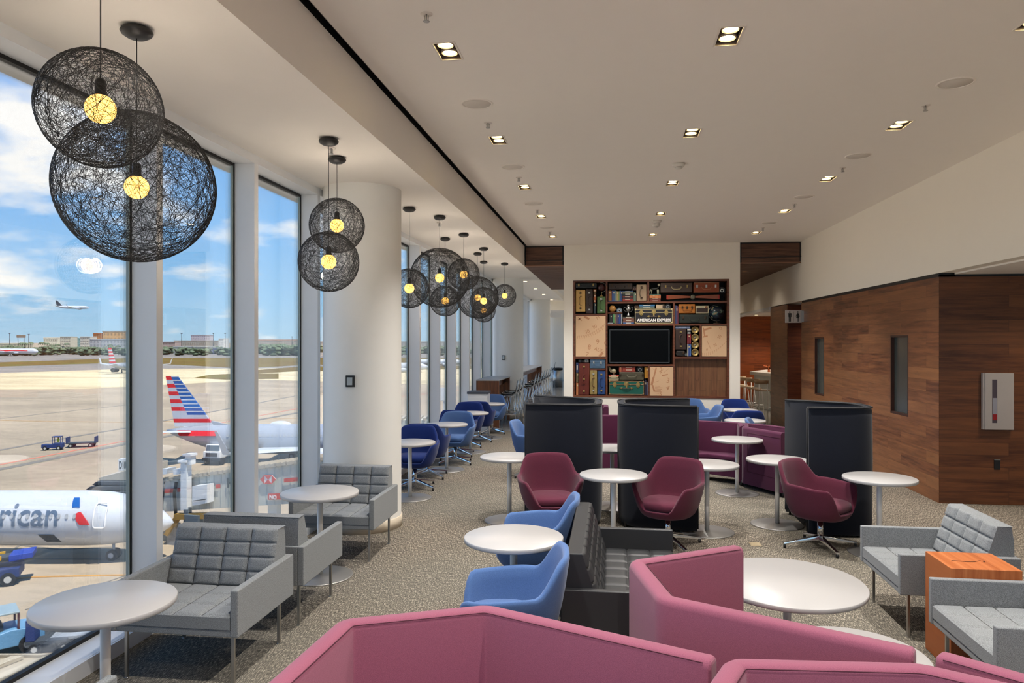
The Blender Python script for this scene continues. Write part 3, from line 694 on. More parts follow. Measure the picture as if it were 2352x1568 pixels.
sofa([(.30, 2.62), (.4965, 3.08), (1.217, 3.135), (1.60, 2.93)], 'rose angular sofa low in the lower right, nearest the camera', M['rose'], RG, inner=-1, sub=[(1.3, 2.5)])
sofa([(1.345, 3.285), (2.05, 2.70), (2.6, 2.6)], 'rose sofa of which one rounded arm end shows at the lower right edge', M['rose'], RG, inner=-1, sub=[(2.4, 2.2), (1.5, 2.5)])
PGD = 1
PG_ = 'plum angular sofas behind the black pods'
def pts_(lst): return [PX(px, d) for px, d in lst]
sofa(pts_([(1585, 10.9), (1592, 11.3), (1700, 10.95), (1706, 10.5)]), 'plum sofa right of the middle pod with its seat toward the camera', M['purple'], PG_, inner=-1, sub=pts_([(1625, 10.9)]), sc=1)
sofa(pts_([(1800, 9.72), (1712, 10.42), (1712, 10.9), (1770, 10.6), (1880, 9.9)]), 'plum sofa left of the right pod, its panelled side toward the camera', M['purple'], PG_, inner=-1, sub=pts_([(1880, 9.4)]), sc=1)
sofa(pts_([(1330, 11.6), (1335, 12.1), (1480, 12.1), (1490, 11.7)]), 'plum sofa seen through the gap between two black pods', M['purple'], PG_, inner=-1, sub=pts_([(1485, 11.4), (1335, 11.4)]), sc=1)
sofa(pts_([(1330, 13.5), (1335, 14.1), (1392, 14.1), (1392, 13.6)]), 'plum sofa farthest back against the bookcase wall', M['purple'], PG_, inner=-1, sub=[], sc=1)
so_ = bpy.data.objects['angular_sofa.005']; q0, q1 = Vector(PX(1800, 9.72)), Vector(PX(1712, 10.42)); dq = (q1-q0).normalized(); nq = Vector((dq.y, -dq.x)) if Vector((dq.y, -dq.x)).dot(Vector((0, -1))) > 0 else Vector((-dq.y, dq.x))
L_ = []
for s_0, z_ in ((.02, .24), (.86, .24), (.86, .78), (.02, .78)):
    p_0 = q0+(q1-q0)*s_0+nq*.0485; L_.append((p_0.x-so_.location.x, p_0.y-so_.location.y, z_))
MB().tube(L_, .004, 5, loop=True).obj('panel_seam', M['seam'], so_)
# ---- bar table and clear stools by the windows
o = empty('bar_table', (-2.9, 17.3, 0)); tag(o, 'tall walnut bar table with a white top running beside the windows', 'table', 'bar tables by the windows')
MB().box(-.28, .27, -.05, .0, 0, 1.12).obj('end_panel', M['walnut_v'], o); MB().box(-.28, .28, -.06, 1.85, 1.12, 1.15).obj('countertop', M['top'], o, .003); MB().box(-.28, .1, 0, 1.78, .95, 1.12).obj('apron', M['walnut_v'], o)
MB().box(-.28, .27, 1.78, 1.83, 0, 1.12).obj('end_panel', M['walnut_v'], o)
o = empty('bar_table', (-2.9, 20.6, 0)); tag(o, 'second white topped bar table, beyond the middle column', 'table', 'bar tables by the windows')
MB().box(-.28, .27, -.05, .0, 0, 1.12).obj('end_panel', M['walnut_v'], o); MB().box(-.28, .28, -.06, 7.5, 1.12, 1.15).obj('countertop', M['top'], o, .003); MB().box(-.28, .1, 0, 7.4, .95, 1.12).obj('apron', M['walnut_v'], o); MB().box(-.28, .27, 7.35, 7.4, 0, 1.12).obj('end_panel', M['walnut_v'], o)
o = empty('low_cabinet', (PX(1100, 16.7)[0], PX(1100, 16.7)[1], 0)); tag(o, 'low white cabinet with a dark top in front of the bar table', 'cabinet')
MB().box(-.22, .22, -.2, .2, 0, .88).obj('body', M['white_metal'], o, .004); MB().box(-.235, .235, -.215, .215, .88, .93).obj('dark_top', plain('slate_top', '4c5058', .35), o, .004); MB().box(-.18, .18, -.206, -.2, .1, .8).obj('door', M['white_metal'], o, .002)
def make_stool():
    o = empty('bar_stool')
    mb = MB(); R = []
    prof = [(-.2, .76, .17), (-.17, .74, .19), (-.05, .735, .2), (.1, .75, .2), (.17, .79, .2), (.2, .87, .195), (.225, 1.0, .18), (.24, 1.08, .15)]
    for y, z, w in prof: R.append([(x*w, y-.0+.0*x*x, z+.05*abs(x)**2.2+.0) for x in (-1, -.8, -.5, 0, .5, .8, 1)])
    mb.rings(R, closed=False); sh = mb.obj('seat_shell', M['acrylic'], o); so = sh.modifiers.new('solid', 'SOLIDIFY'); so.thickness = .008
    for sx in (-1, 1):
        for sy in (-1, 1): MB().cyl((sx*.22, sy*.22, 0), (sx*.12, sy*.12, .74), .0105, seg=8).obj('leg', M['chrome'], o)
    f = MB(); z = .3; k = .22-(.1)*(z/.74)
    f.tube([(-k, -k, z), (k, -k, z), (k, k, z), (-k, k, z)], .008, 6, loop=True).obj('footrest', M['chrome'], o)
    MB().tube([(-.12, -.12, .738), (.12, -.12, .738), (.12, .12, .738), (-.12, .12, .738)], .009, 6, loop=True).obj('seat_frame', M['chrome'], o)
    return o
st = make_stool(); first = True
for k, (px, d) in enumerate([(1146, 17.9), (1160, 18.6), (1173, 19.3)]+[(1203+i*6.8, 21.2+.85*i) for i in range(7)]+[(1264, 33)]):
    o = st if first else copy_tree(st); first = False
    x, y = PX(px, d); 
    if k < 3: x = -2.46; y = 17.7+.62*k
    elif k < 10: x = -2.36; y = 20.9+.62*(k-3)*1.5
    o.location = (x, y, 0); o.rotation_euler = (0, 0, math.radians(-90))
    tag(o, 'clear bar stool with chrome legs, %s' % ('%s in the group at the near bar table' % ORD[k] if k < 3 else '%s in the row beyond the middle column' % ORD[k-3] if k < 10 else 'alone past the farthest column'), 'bar stool', 'clear bar stools')
x, y = PX(1281, 33.5); o = empty('waste_bin', (x, y, 0)); tag(o, 'stainless steel waste bin at the far end of the window aisle', 'waste bin')
MB().lathe([(.22, .0), (.22, .78)], 24).obj('body', M['steel'], o); MB().lathe([(.23, .78), (.23, .86), (.1, .87), (.09, .8)], 24).obj('lid', M['black'], o)
# ---- bar on the right with wooden stools
o = empty('bar_counter', (0, 0, 0)); tag(o, 'pale bar counter in the passage left of the walnut pier', 'counter')
P = pts_([(1722, 23.0), (1790, 21.0), (1840, 21.8), (1770, 25)])
MB().prism(P, 1.03, 1.12).obj('countertop', plain('pale_stone', 'cfc9bf', .3), o); k = [(P[0][0]+.15, P[0][1]+.1), (P[1][0]+.1, P[1][1]+.25), P[2], P[3]]
MB().prism(k, 0, 1.03).obj('front', plain('white_tile', 'c7cbc8', .25), o)
x, y = PX(1766, 22.6); o = empty('copper_tap', (x, y, 1.12)); tag(o, 'small copper tap on the pale bar counter', 'tap')
MB().cyl((0, 0, 0), (0, 0, .16), .04, .03).lathe([(.0005, .2), (.05, .19), (.055, .16), (.03, .14)], 14).obj('body', plain('copper', 'c26a42', .25, 1), o); MB().cyl((0, 0, .17), (-.16, 0, .19), .014).obj('spout', plain('copper', 'c26a42', .25, 1), o)
def make_wstool():
    o = empty('wooden_bar_stool'); wd = plain('light_oak', 'b89a78', .5)
    MB().lathe([(.0005, .74), (.19, .745), (.2, .76), (.185, .775), (.0005, .77)], 24).obj('seat', wd, o)
    mb = MB(); R = []
    for k in range(9):
        a = PI*.15+PI*.7*k/8; R.append([(.2*math.cos(a)*q, .2*math.sin(a)*q, z) for q, z in ((1, .93), (1.06, 1.03), (.97, 1.03), (.93, .93))])
    mb.rings(R).obj('backrest', wd, o)
    for sx in (-1, 1):
        MB().cyl((sx*.21, .22, 0), (sx*.17, .14, .95), .011, seg=8).obj('leg', M['white_metal'], o); MB().cyl((sx*.21, -.2, 0), (sx*.15, -.12, .75), .011, seg=8).obj('leg', M['white_metal'], o)
    MB().tube([(-.2, -.17, .3), (.2, -.17, .3), (.2, .19, .3), (-.2, .19, .3)], .009, 6, loop=True).obj('footrest', M['white_metal'], o)
    return o
w = make_wstool(); first = True
for k, (px, d) in enumerate([(1752, 19.6), (1733, 20.4), (1716, 21.2), (1702, 21.9)]):
    o = w if first else copy_tree(w); first = False
    x, y = PX(px, d); o.location = (x, y, 0); o.rotation_euler = (0, 0, math.radians(150)); tag(o, 'light wood bar stool with white metal legs, %s from the walnut pier' % ORD[k], 'bar stool', 'wooden bar stools at the bar counter')
# ---- things on the right wall
yc = 10.03
def onx(px, py):
    # sight line meets the plane y = yc
    u = (px-1176)/F; dx, dy = u*CN-SN, u*SN+CN; d = yc/dy; return dx*d, H+(784-py)/F*d
x0, z1 = onx(2253, 856); x1, z0 = onx(2323, 986)
o = empty('extinguisher_cabinet', ((x0+x1)/2, yc, (z0+z1)/2)); tag(o, 'brushed steel extinguisher cabinet with a slot window on the walnut wall', 'cabinet')
w, h = (x1-x0)/2, (z1-z0)/2
SC_ = plain('satin_steel_door', 'b3aaa4', .4, .25); MB().box(-w, w, -.05, 0, -h, h).obj('housing', SC_, o, .003)
MB().box(-w+.022, w, -.062, -.05, -h, h).obj('door', SC_, o, .003)
MB().box(-w*.42, -w*.1, -.0625, -.061, -h*.76, h*.77).obj('slot_window', plain('slot_dark', '4a4048', .2), o)
MB().box(-w*.38, -w*.12, -.0632, -.0622, -h*.66, h*.12).mat(plain('grey_label', '8f8e98', .5)).obj('tag_label', plain('grey_label', '8f8e98', .5), o)
MB().box(-w*.4, -w*.1, -.064, -.0628, -h*.66, -h*.45).obj('extinguisher', plain('red_paint', '8e1216', .4), o)
x, z = onx(2290, 1067); o = empty('power_outlet', (x, yc, z)); tag(o, 'black power outlet low on the walnut wall under the steel cabinet', 'outlet')
MB().box(-.036, .036, -.008, 0, -.06, .06).obj('plate', M['black'], o, .003); MB().box(-.036, .036, -.012, 0, .06, .067).obj('metal_lip', M['steel'], o)
x, z = onx(2361, 903); o = empty('wall_sign', (x, yc, z)); tag(o, 'pale sign plate cut by the right edge of the picture', 'sign')
MB().box(-.03, .16, -.012, 0, -.1, .1).obj('plate', plain('cream_plate', 'd8b896', .5), o, .002)
# restroom sign projecting from the wall
ys = ywall(1846); X = wx(ys); d = -X*SN+ys*CN; zt = H+(784-712)/F*d; zb = H+(784-741)/F*d; s = empty('restroom_sign', (X-.04, ys, (zt+zb)/2)); tag(s, 'projecting restroom sign with man and woman figures at the passage corner', 'sign')
hh = (zt-zb)/2; W_ = .34
MB().box(-W_, 0, -.008, .008, -hh, hh).obj('panel', plain('silver_sign', 'b9b3ae', .4), s, .002); MB().box(-.02, .05, -.012, .012, -hh*.9, hh*.9).obj('bracket', M['steel'], s)
def person(cx, dress):
    k = hh*.85; mb = MB(); y = -.0095; mb.prism([(cx+.14*k*math.cos(t*PI/8), .82*k+.14*k*math.sin(t*PI/8)) for t in range(16)], y, y+.002, 'y')
    if dress: pl = [(-.12, .62), (.12, .62), (.38, .0), (.3, -.04), (.17, .22), (.3, -.3), (.14, -.3), (.14, -.95), (.03, -.95), (.03, -.3), (-.03, -.3), (-.03, -.95), (-.14, -.95), (-.14, -.3), (-.3, -.3), (-.17, .22), (-.3, -.04), (-.38, .0)]
    else: pl = [(-.25, .62), (.25, .62), (.33, .5), (.33, -.1), (.23, -.1), (.23, .4), (.2, .4), (.2, -.95), (.04, -.95), (.04, -.15), (-.04, -.15), (-.04, -.95), (-.2, -.95), (-.2, .4), (-.23, .4), (-.23, -.1), (-.33, -.1), (-.33, .5)]
    mb.prism([(cx+a*k, b*k) for a, b in pl], y, y+.002, 'y'); mb.obj('woman_figure' if dress else 'man_figure', M['black'], s)
person(-W_*.72, False); person(-W_*.24, True)
MB().box(-W_*.485, -W_*.475, -.0095, -.008, -hh*.8, hh*.8).obj('divider_line', M['black'], s)
x, y, d = PG(1735, 1250, 0); o = empty('floor_outlet', (x, y, 0)); tag(o, 'beige floor outlet cover in the carpet near the middle maroon chair', 'outlet')
MB().box(-.055, .055, -.07, .07, 0, .006).obj('cover', plain('beige_cover', '9c8c70', .5), o, .002); MB().box(-.04, .04, -.05, .05, .006, .0075).obj('flap', plain('beige_flap', 'ae9d7e', .5), o, .001)
# ================= the wall bookcase and what stands in it =================
def bxz(x, y):
    k = (x-92)/1870; yt = 72-22*k; yb = 1472+23*k
    return BX0+k*(BX1-BX0), BZ1-(y-yt)/(yb-yt)*(BZ1-BZ0)
def rect(x0, y0, x1, y1):
    a = bxz(x0, (y0+y1)/2)[0]; b = bxz(x1, (y0+y1)/2)[0]; z1 = bxz((x0+x1)/2, y0)[1]; z0 = bxz((x0+x1)/2, y1)[1]; return a, b, z0, z1
YF = YB-.015
case = empty('bookcase', ((BX0+BX1)/2, YB, BZ0)); tag(case, 'large walnut bookcase set into the white wall, filled with vintage luggage and books', 'bookcase')
cx0 = (BX0+BX1)/2
def cs(o): o.location = (-cx0, -YB, -BZ0); return o
e_ = .0015
fw = .045
mb = MB(); mb.box(BX0+e_, BX0+fw, YF, YB+.40, BZ0+e_, BZ1-e_).box(BX1-fw, BX1-e_, YF, YB+.40, BZ0+e_, BZ1-e_).box(BX0+fw, BX1-fw, YF, YB+.40, BZ1-fw, BZ1-e_).box(BX0+fw, BX1-fw, YF, YB+.40, BZ0+e_, BZ0+fw)
cs(mb.obj('frame', M['walnut'], case))
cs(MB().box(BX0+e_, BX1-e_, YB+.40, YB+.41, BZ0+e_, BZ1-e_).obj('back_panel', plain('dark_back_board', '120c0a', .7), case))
def dv(x, y0, y1):
    a, b, z0, z1 = rect(x-11, y0, x+11, y1); cs(MB().box(a, b, YF+.002, YB+.4, z0, z1).obj('divider', M['walnut'], case))
def shf(x0, x1, y, t=11):
    a, b, z0, z1 = rect(x0, y-t, x1, y+t); cs(MB().box(a, b, YF+.004, YB+.4, z0, z1).obj('shelf', M['walnut'], case))
dv(501, 85, 1470); dv(1004, 82, 325); dv(1313, 335, 1478); dv(1627, 612, 998); dv(1011, 1090, 1470)
shf(110, 495, 484); shf(110, 495, 1001); shf(510, 1945, 332); shf(510, 1945, 604); shf(510, 1305, 1090); shf(1322, 1940, 1001)
a, b, z0, z1 = rect(1325, 1012, 1937, 1466)
cs(MB().box(a, b, YB+.1, YB+.12, z0, z1).obj('open_niche_back', wood('niche_walnut', ['5d3a26', '744c33', '86603f'], 'z', 'x', .12, .6, .5), case))
mapm = plain('cream_leather_panel', 'd9b48e', .6, var=.02); ink = plain('burnt_drawing', 'b98460', .7)
def panel(x0, y0, x1, y1, marks):
    a, b, z0, z1 = rect(x0, y0, x1, y1); p = cs(MB().box(a, b, YF+.01, YF+.03, z0, z1).obj('dial_panel', mapm, case, 0)); p['label'] = 'cream panel with faint dial markings'
    y = YF+.0085
    mb = MB()
    for m_ in marks:
        if m_[0] == 'L':
            (p0x, p0z), (p1x, p1z) = bxz(*m_[1:3]), bxz(*m_[3:5]); w = m_[5]*.0018; dx, dz = p1x-p0x, p1z-p0z; L_ = math.hypot(dx, dz); nx, nz = -dz/L_*w/2, dx/L_*w/2
            mb.prism([(p0x+nx, p0z+nz), (p1x+nx, p1z+nz), (p1x-nx, p1z-nz), (p0x-nx, p0z-nz)], y, y+.002, 'y')
    mb.obj('dial_marks', ink, p)
    for m_ in marks:
        if m_[0] == 'T':
            X, Z = bxz(*m_[1:3]); text_mesh(m_[3], m_[4]*.0018*1.35, ink, (X, y+.001, Z), (PI/2, -math.radians(m_[5]), 0), 'dial_figure', p, .001)
import itertools
tk = [('L', 140+i*22, 775-i*i*.55, 140+i*22+9+i*1.3, 735-i*i*.75, 4) for i in range(15)]
panel(122, 499, 489, 986, tk+[('L', 150, 545, 190, 520, 14), ('L', 150, 515, 195, 555, 10), ('L', 225, 505, 290, 535, 26), ('L', 410, 985, 455, 935, 30), ('L', 390, 905, 470, 925, 3), ('T', 245, 715, '30', 44, 25), ('T', 335, 660, '30', 44, 28), ('T', 370, 835, '9', 62, 0), ('T', 265, 895, '8', 62, -8), ('T', 345, 905, 'ALT', 44, -20), ('T', 240, 975, '7', 52, -15), ('T', 470, 850, '0', 60, 0), ('T', 385, 545, 'M', 40, 30)])
tk = [('L', 1655+i*22, 985-i*i*1.15, 1655+i*22-4+i*1.5, 945-i*i*1.0, 4) for i in range(13)]
panel(1643, 620, 1933, 986, tk+[('L', 1700, 790, 1750, 905, 4), ('L', 1660, 640, 1675, 740, 16), ('L', 1670, 665, 1755, 640, 22), ('L', 1655, 750, 1710, 738, 16), ('T', 1850, 780, '20', 38, 60), ('T', 1868, 670, '0', 42, 50), ('T', 1790, 870, 'N', 34, 30), ('T', 1690, 915, '0', 30, -10)])
tk = [('L', 1085, 1340+i*17, 1085+(60, 90, 85, 70, 60, 50)[i], 1345+i*17, 5) for i in range(6)]
panel(1024, 1110, 1307, 1458, tk+[('L', 1100, 1120, 1070, 1240, 16), ('L', 1068, 1235, 1045, 1330, 26), ('L', 1055, 1330, 1080, 1410, 20), ('L', 1070, 1298, 1130, 1280, 4), ('L', 1055, 1130, 1085, 1150, 4), ('T', 1130, 1170, '2', 62, -10), ('T', 1215, 1300, '3', 66, -6), ('T', 1205, 1378, '4', 62, -28), ('T', 1125, 1458, '5', 60, -14), ('L', 1190, 1180, 1250, 1130, 3), ('L', 1150, 1195, 1190, 1125, 3), ('L', 1170, 1215, 1240, 1200, 14)])
# television
a, b, z0, z1 = rect(537, 660, 1258, 1062); tv = empty('television', ((a+b)/2, YB+.03, z0)); tag(tv, 'flat black television switched off in the middle of the bookcase', 'television')
w, h = (b-a)/2, z1-z0
MB().box(-w, w, 0, .05, 0, h).obj('casing', M['black'], tv, .006); MB().box(-w+.022, w-.022, -.003, .0, .022, h-.022).obj('screen', plain('tv_screen', '030406', .4, 0, .1), tv)
f = MB(); f.box(-w, w, -.006, .002, 0, .008).box(-w, w, -.006, .002, h-.005, h).box(-w, -w+.007, -.006, .002, 0, h).box(w-.009, w, -.006, .002, 0, h); f.obj('silver_rim', plain('silver_rim', '6f7578', .3, .6), tv)
MB().box(-.2, .2, .05, .37, h*.3, h*.7).obj('wall_bracket', M['black'], tv)
# luggage
def suitcase(x0, y0, x1, y1, col, label, cat='suitcase', handle='h', latch='brass', dep=.3, trim=None, lat=None, hy=.45, hcol=None, group='vintage luggage in the bookcase', seam=True, name='suitcase'):
    a, b, z0, z1 = rect(x0, y0, x1, y1); w, h = (b-a)/2, z1-z0; o = empty(name, ((a+b)/2, YB+.01, z0)); tag(o, label, cat, group)
    m = plain('hide_'+col, col, .55, var=.18); r = min(.018, w*.2, h*.2)
    body = MB().box(-w, w, 0, dep, 0, h).obj('body', m, o, r, 3)
    if seam:
        s_m = plain('seam_'+col, '%02x%02x%02x' % tuple(int(int(col[i:i+2], 16)*.55) for i in (0, 2, 4)), .6)
        if handle == 'h': MB().box(-w+.002, w-.002, -.0015, .002, h*.62-.003, h*.62+.003).obj('lid_seam', s_m, o)
        else: MB().box(-w*.1-.002, -w*.1+.002, -.0015, .002, .004, h-.004).obj('lid_seam', s_m, o)
    lm = {'brass': M['brass'], 'steel': plain('nickel', 'b8b6ae', .35, .8), 'dark': plain('dark_bronze', '4a3a2c', .4, .6)}[latch]
    hm = plain('handle_'+(hcol or col), hcol or '%02x%02x%02x' % tuple(int(int(col[i:i+2], 16)*.6) for i in (0, 2, 4)), .45)
    if handle == 'h':
        for k in (lat or (-.68, .68)): MB().box(k*w-.018, k*w+.018, -.012, .001, h*.62-.03, h*.62+.03).box(k*w-.01, k*w+.01, -.018, -.01, h*.62-.02, h*.62+.012).obj('latch', lm, o, .003)
        z = h*hy; MB().tube([(-.1, -.004, z+.025), (-.1, -.02, z), (-.075, -.032, z-.028), (0, -.034, z-.034), (.075, -.032, z-.028), (.1, -.02, z), (.1, -.004, z+.025)], .007, 8).obj('handle', hm, o)
    else:
        for k in (lat or (.16, .84)): MB().box(-.022, .022, -.012, .001, h*k-.018, h*k+.018).box(-.012, .008, -.018, -.01, h*k-.01, h*k+.01).obj('latch', lm, o, .003)
        z = h*.5; MB().tube([(.025, -.004, z-.1), (0, -.02, z-.1), (-.028, -.03, z-.07), (-.034, -.032, z), (-.028, -.03, z+.07), (0, -.02, z+.1), (.025, -.004, z+.1)], .007, 8).obj('handle', hm, o)
    if trim:
        tm = plain('trim_'+trim, trim, .4, .3); g = .006
        MB().tube([(-w+g, -.002, g), (w-g, -.002, g), (w-g, -.002, h-g), (-w+g, -.002, h-g)], .005, 6, loop=True).obj('edge_trim', tm, o)
    return o
suitcase(118, 100, 380, 163, '1c2226', 'black suitcase lying across the top of the upper left compartment', latch='brass', hy=.5)
suitcase(121, 180, 240, 448, 'cfa764', 'tan upright suitcase at the left of the upper left compartment', handle='v', latch='dark')
suitcase(247, 172, 332, 468, '3b2c28', 'dark brown upright suitcase with nickel latches in the upper left compartment', handle='v', latch='steel')
suitcase(385, 262, 487, 465, '4c6b3a', 'green upright suitcase with a globe standing on it', handle='v', latch='steel', trim='5d7d49')
suitcase(520, 102, 815, 178, '33261f', 'dark brown briefcase lying on the books at top centre', latch='dark', hy=.3)
suitcase(862, 118, 985, 318, '9c8468', 'taupe upright suitcase at the right end of the top centre compartment', handle='v', latch='dark', seam=False)
suitcase(1152, 95, 1532, 215, '45352c', 'wide brown suitcase with a brass handle above the propeller', latch='brass', hy=.48, hcol='b8a878')
suitcase(1545, 92, 1848, 213, '8e4220', 'reddish tan suitcase with pale edging at top right', latch='steel', trim='b98c6c', lat=(-.72, 0, .72), hcol='a96a45')
suitcase(1368, 352, 1566, 466, 'ab661e', 'orange leather case on top of the dark satchel', latch='dark', lat=(-.55, 0, .6), hcol='8c5016')
suitcase(1378, 478, 1728, 586, '20261f', 'dark green leather satchel under the orange case and radio', latch='dark', lat=(-.75, .75), hcol='2c342a')
suitcase(1328, 652, 1462, 905, '35231c', 'brown upright suitcase right of the television', handle='v', latch='brass', hcol='4a3226')
suitcase(1338, 918, 1446, 982, '1f1815', 'small dark case below the brown upright suitcase', latch='dark', lat=(.6,))
suitcase(156, 1062, 290, 1448, '5e1f12', 'tall oxblood trunk standing in the lower left compartment', handle='v', latch='brass', lat=(.12, .5, .88), hcol='6e3020', trim='7b3a26')
suitcase(296, 1018, 484, 1126, '4c6780', 'slate blue case on top in the lower left compartment', latch='steel', lat=(-.5, .45), hcol='4c6780', trim='6a86a0')
suitcase(297, 1150, 384, 1442, '97814c', 'khaki upright suitcase with a dark red handle', handle='v', latch='steel', hcol='4a1612')
suitcase(390, 1156, 484, 1442, '24447a', 'blue upright suitcase in the lower left compartment', handle='v', latch='brass', trim='3f6297', hcol='15203a')
suitcase(655, 1172, 952, 1270, '4f4a38', 'olive brown leather case on top of the green trunk', latch='dark', lat=(-.9, .9), hy=.55, hcol='6a6450')
def trunk(x0, y0, x1, y1, col, label, tcol, words=None):
    a, b, z0, z1 = rect(x0, y0, x1, y1); w, h = (b-a)/2, z1-z0; o = empty('trunk', ((a+b)/2, YB+.0, z0)); tag(o, label, 'trunk', 'trunks in the bookcase')
    MB().box(-w, w, 0, .36, 0, h).obj('body', plain('trunk_'+col, col, .5), o, .008); tm = plain('trunk_trim_'+tcol, tcol, .4, .55)
    e = MB(); t = .016; e.box(-w, w, -.006, .01, 0, t).box(-w, w, -.006, .01, h-t, h).box(-w, -w+t, -.006, .01, 0, h).box(w-t, w, -.006, .01, 0, h).box(-w, w, -.008, .004, h*.715, h*.745).box(-w, w, -.008, .004, h*.76, h*.78); e.obj('metal_edging', tm, o, .002)
    for s in (-1, 1):
        for zc in (t, h-t): MB().sphere((s*(w-t), -.004, zc), .022, 12, 8, (1, .5, 1)).obj('corner_cap', tm, o)
        MB().prism([(s*w*.66+.045*math.sin(k*PI/3), h*.73+.07*math.cos(k*PI/3)) for k in range(6)], -.012, -.004, 'y').box(s*w*.66-.012, s*w*.66+.012, -.026, -.01, h*.6, h*.78).obj('latch', M['brass'], o, .004)
    MB().box(-.045, .045, -.012, -.004, h*.68, h*.9).box(-.018, .018, -.028, -.01, h*.52, h*.86).obj('lock_plate', M['brass'], o, .004)
    for s in (-1, 1): MB().prism([(s*.16+s*.0, h*.49), (s*.1, h*.56), (s*.07, h*.49), (s*.1, h*.42)][::s], -.014, -.004, 'y').obj('handle_mount', M['brass'], o, .003)
    MB().tube([(-.09, -.014, h*.49), (-.04, -.03, h*.47), (.04, -.03, h*.47), (.09, -.014, h*.49)], .01, 8).obj('handle', plain('trunk_handle', '5a4c44', .5), o)
    if words: fit(text_mesh(words, .118, plain('white_letters', 'ece8e2', .5), (-w*.885, -.003, h*.14), (PI/2, 0, 0), 'lettering', o, .003, .0042), w*1.8, h*.19)
    return o
trunk(843, 412, 1298, 588, '15121a', 'black trunk with brass edging and white capital letters above the television', 'b9a77c', 'AMERICAN EXPRESS')
trunk(528, 1280, 955, 1446, '0f5a4c', 'green trunk with bronze fittings at the bottom of the bookcase', '8c7050')
# books
def book(a, b, z0, z1, col, label, group, dep=.2, standing=True, band=None, yoff=.015):
    o = empty('book', ((a+b)/2, YB+yoff, z0)); tag(o, label, 'book', group); w, h = (b-a)/2, z1-z0; m = plain('cover_'+col, col, .6, var=.1); pg = plain('paper', 'c9bfa6', .8); c_ = .0025
    if standing: MB().box(-w, w, 0, c_, 0, h).box(-w, -w+c_, c_, dep, 0, h).box(w-c_, w, c_, dep, 0, h).obj('cover', m, o); MB().box(-w+c_, w-c_, c_, dep-.006, .004, h-.004).obj('pages', pg, o)
    else: MB().box(-w, w, 0, c_, 0, h).box(-w, w, c_, dep, 0, c_).box(-w, w, c_, dep, h-c_, h).obj('cover', m, o); MB().box(-w+.004, w-.004, c_, dep-.006, c_, h-c_).obj('pages', pg, o)
    if band:
        bm_ = plain('band_'+band, band, .5)
        if standing: MB().box(-w*.8, w*.8, -.001, .001, h*.72, h*.86).obj('spine_label', bm_, o)
        else: MB().box(-w*.5, w*.45, -.001, .001, h*.25, h*.75).obj('spine_label', bm_, o)
    return o
NAMES = {}
def brow(x0, y0, x1, y1, cols, where, widths=None):      # upright row
    n = len(cols); ws = widths or [1]*n; s = sum(ws); x = x0
    for i, c in enumerate(cols):
        col, nm = c[0], c[1]; x2 = x+(x1-x0)*ws[i]/s; top = y0+(c[2] if len(c) > 2 else 0); a, b, z0, z1 = rect(x, top, x2, y1)
        book(a+.0008, b-.0008, z0, z1, col, '%s book, %s from the left %s' % (nm, ORD[i], where), 'upright books '+where, band=('c9b890' if i % 3 == 1 else None)); x = x2
def bstack(x0, y0, x1, y1, cols, where):                 # flat pile
    n = len(cols); hs = (y1-y0)/n
    for i, c in enumerate(cols):
        a, b, z0, z1 = rect(x0+(i*7 % 5), y0+i*hs, x1-(i*5 % 7), y0+(i+1)*hs)
        book(a, b, z0+.0006, z1-.0006, c[0], '%s book lying %s from the top %s' % (c[1], ORD[i], where), 'piled books '+where, standing=False, band=('d8cfba' if (i % 2 == 0 or len(c) > 2) else None))
bstack(340, 176, 374, 333, [('9a5428', 'orange'), ('5a4a2c', 'olive'), ('a85424', 'rust'), ('a85c2e', 'tan'), ('9c4f26', 'orange brown')], 'beside the dark brown upright suitcase')
brow(343, 337, 372, 466, [('34444a', 'slate'), ('2c3436', 'dark grey')], 'under the orange pile in the upper left compartment')
brow(518, 190, 690, 312, [('5b2c20', 'brown red', 2), ('9c6a2c', 'ochre'), ('7a4a24', 'brown', 6), ('2f4a80', 'blue'), ('3f5a86', 'steel blue', 3), ('5f7a86', 'grey blue'), ('8a8a6a', 'sage', 8), ('a58f5c', 'khaki', 10), ('748446', 'moss', 10), ('35507f', 'denim', 4), ('27406e', 'dark blue', 6)], 'under the dark brown briefcase')
a, b, z0, z1 = rect(522, 313, 690, 321); book(a, b, z0, z1, '4a6a9c', 'thin blue book lying flat beneath the upright row at top centre', 'single flat books', standing=False)
bstack(692, 196, 824, 320, [('3c567c', 'blue'), ('7c7a5a', 'grey green'), ('26302c', 'dark green'), ('1c1c1c', 'black'), ('7c2020', 'red'), ('2a2222', 'black brown'), ('8a3024', 'brick'), ('8c2a24', 'crimson')], 'beside the taupe suitcase')
brow(828, 212, 858, 318, [('5f7260', 'sage green'), ('55645a', 'grey green', 4)], 'touching the taupe suitcase')
bstack(1020, 284, 1156, 320, [('5a2c1e', 'brown'), ('6c3020', 'russet'), ('7a2c24', 'dark red')], 'under the four orange books')
brow(1020, 248, 1156, 282, [('c07440', 'orange'), ('b86c3a', 'orange'), ('c67c46', 'orange'), ('b8683a', 'orange')], 'below the dog figurine')
a, b, z0, z1 = rect(1022, 236, 1152, 247); book(a, b, z0, z1, '4c6a5c', 'flat green book directly under the dog figurine', 'single flat books', standing=False)
brow(580, 472, 692, 590, [('4a8a5c', 'bright green'), ('7d7c48', 'olive', 2), ('6a5f46', 'brown grey', 6), ('4b3a52', 'plum', 3), ('22305e', 'dark blue', 4), ('26407a', 'royal blue', 2), ('1c2a56', 'navy', 4), ('9aa0a4', 'pale grey', 0)], 'below the blue box left of the trunk')
a, b, z0, z1 = rect(514, 578, 598, 592); book(a, b, z0, z1, '8f9294', 'flat grey book at the left of the second row', 'single flat books', standing=False)
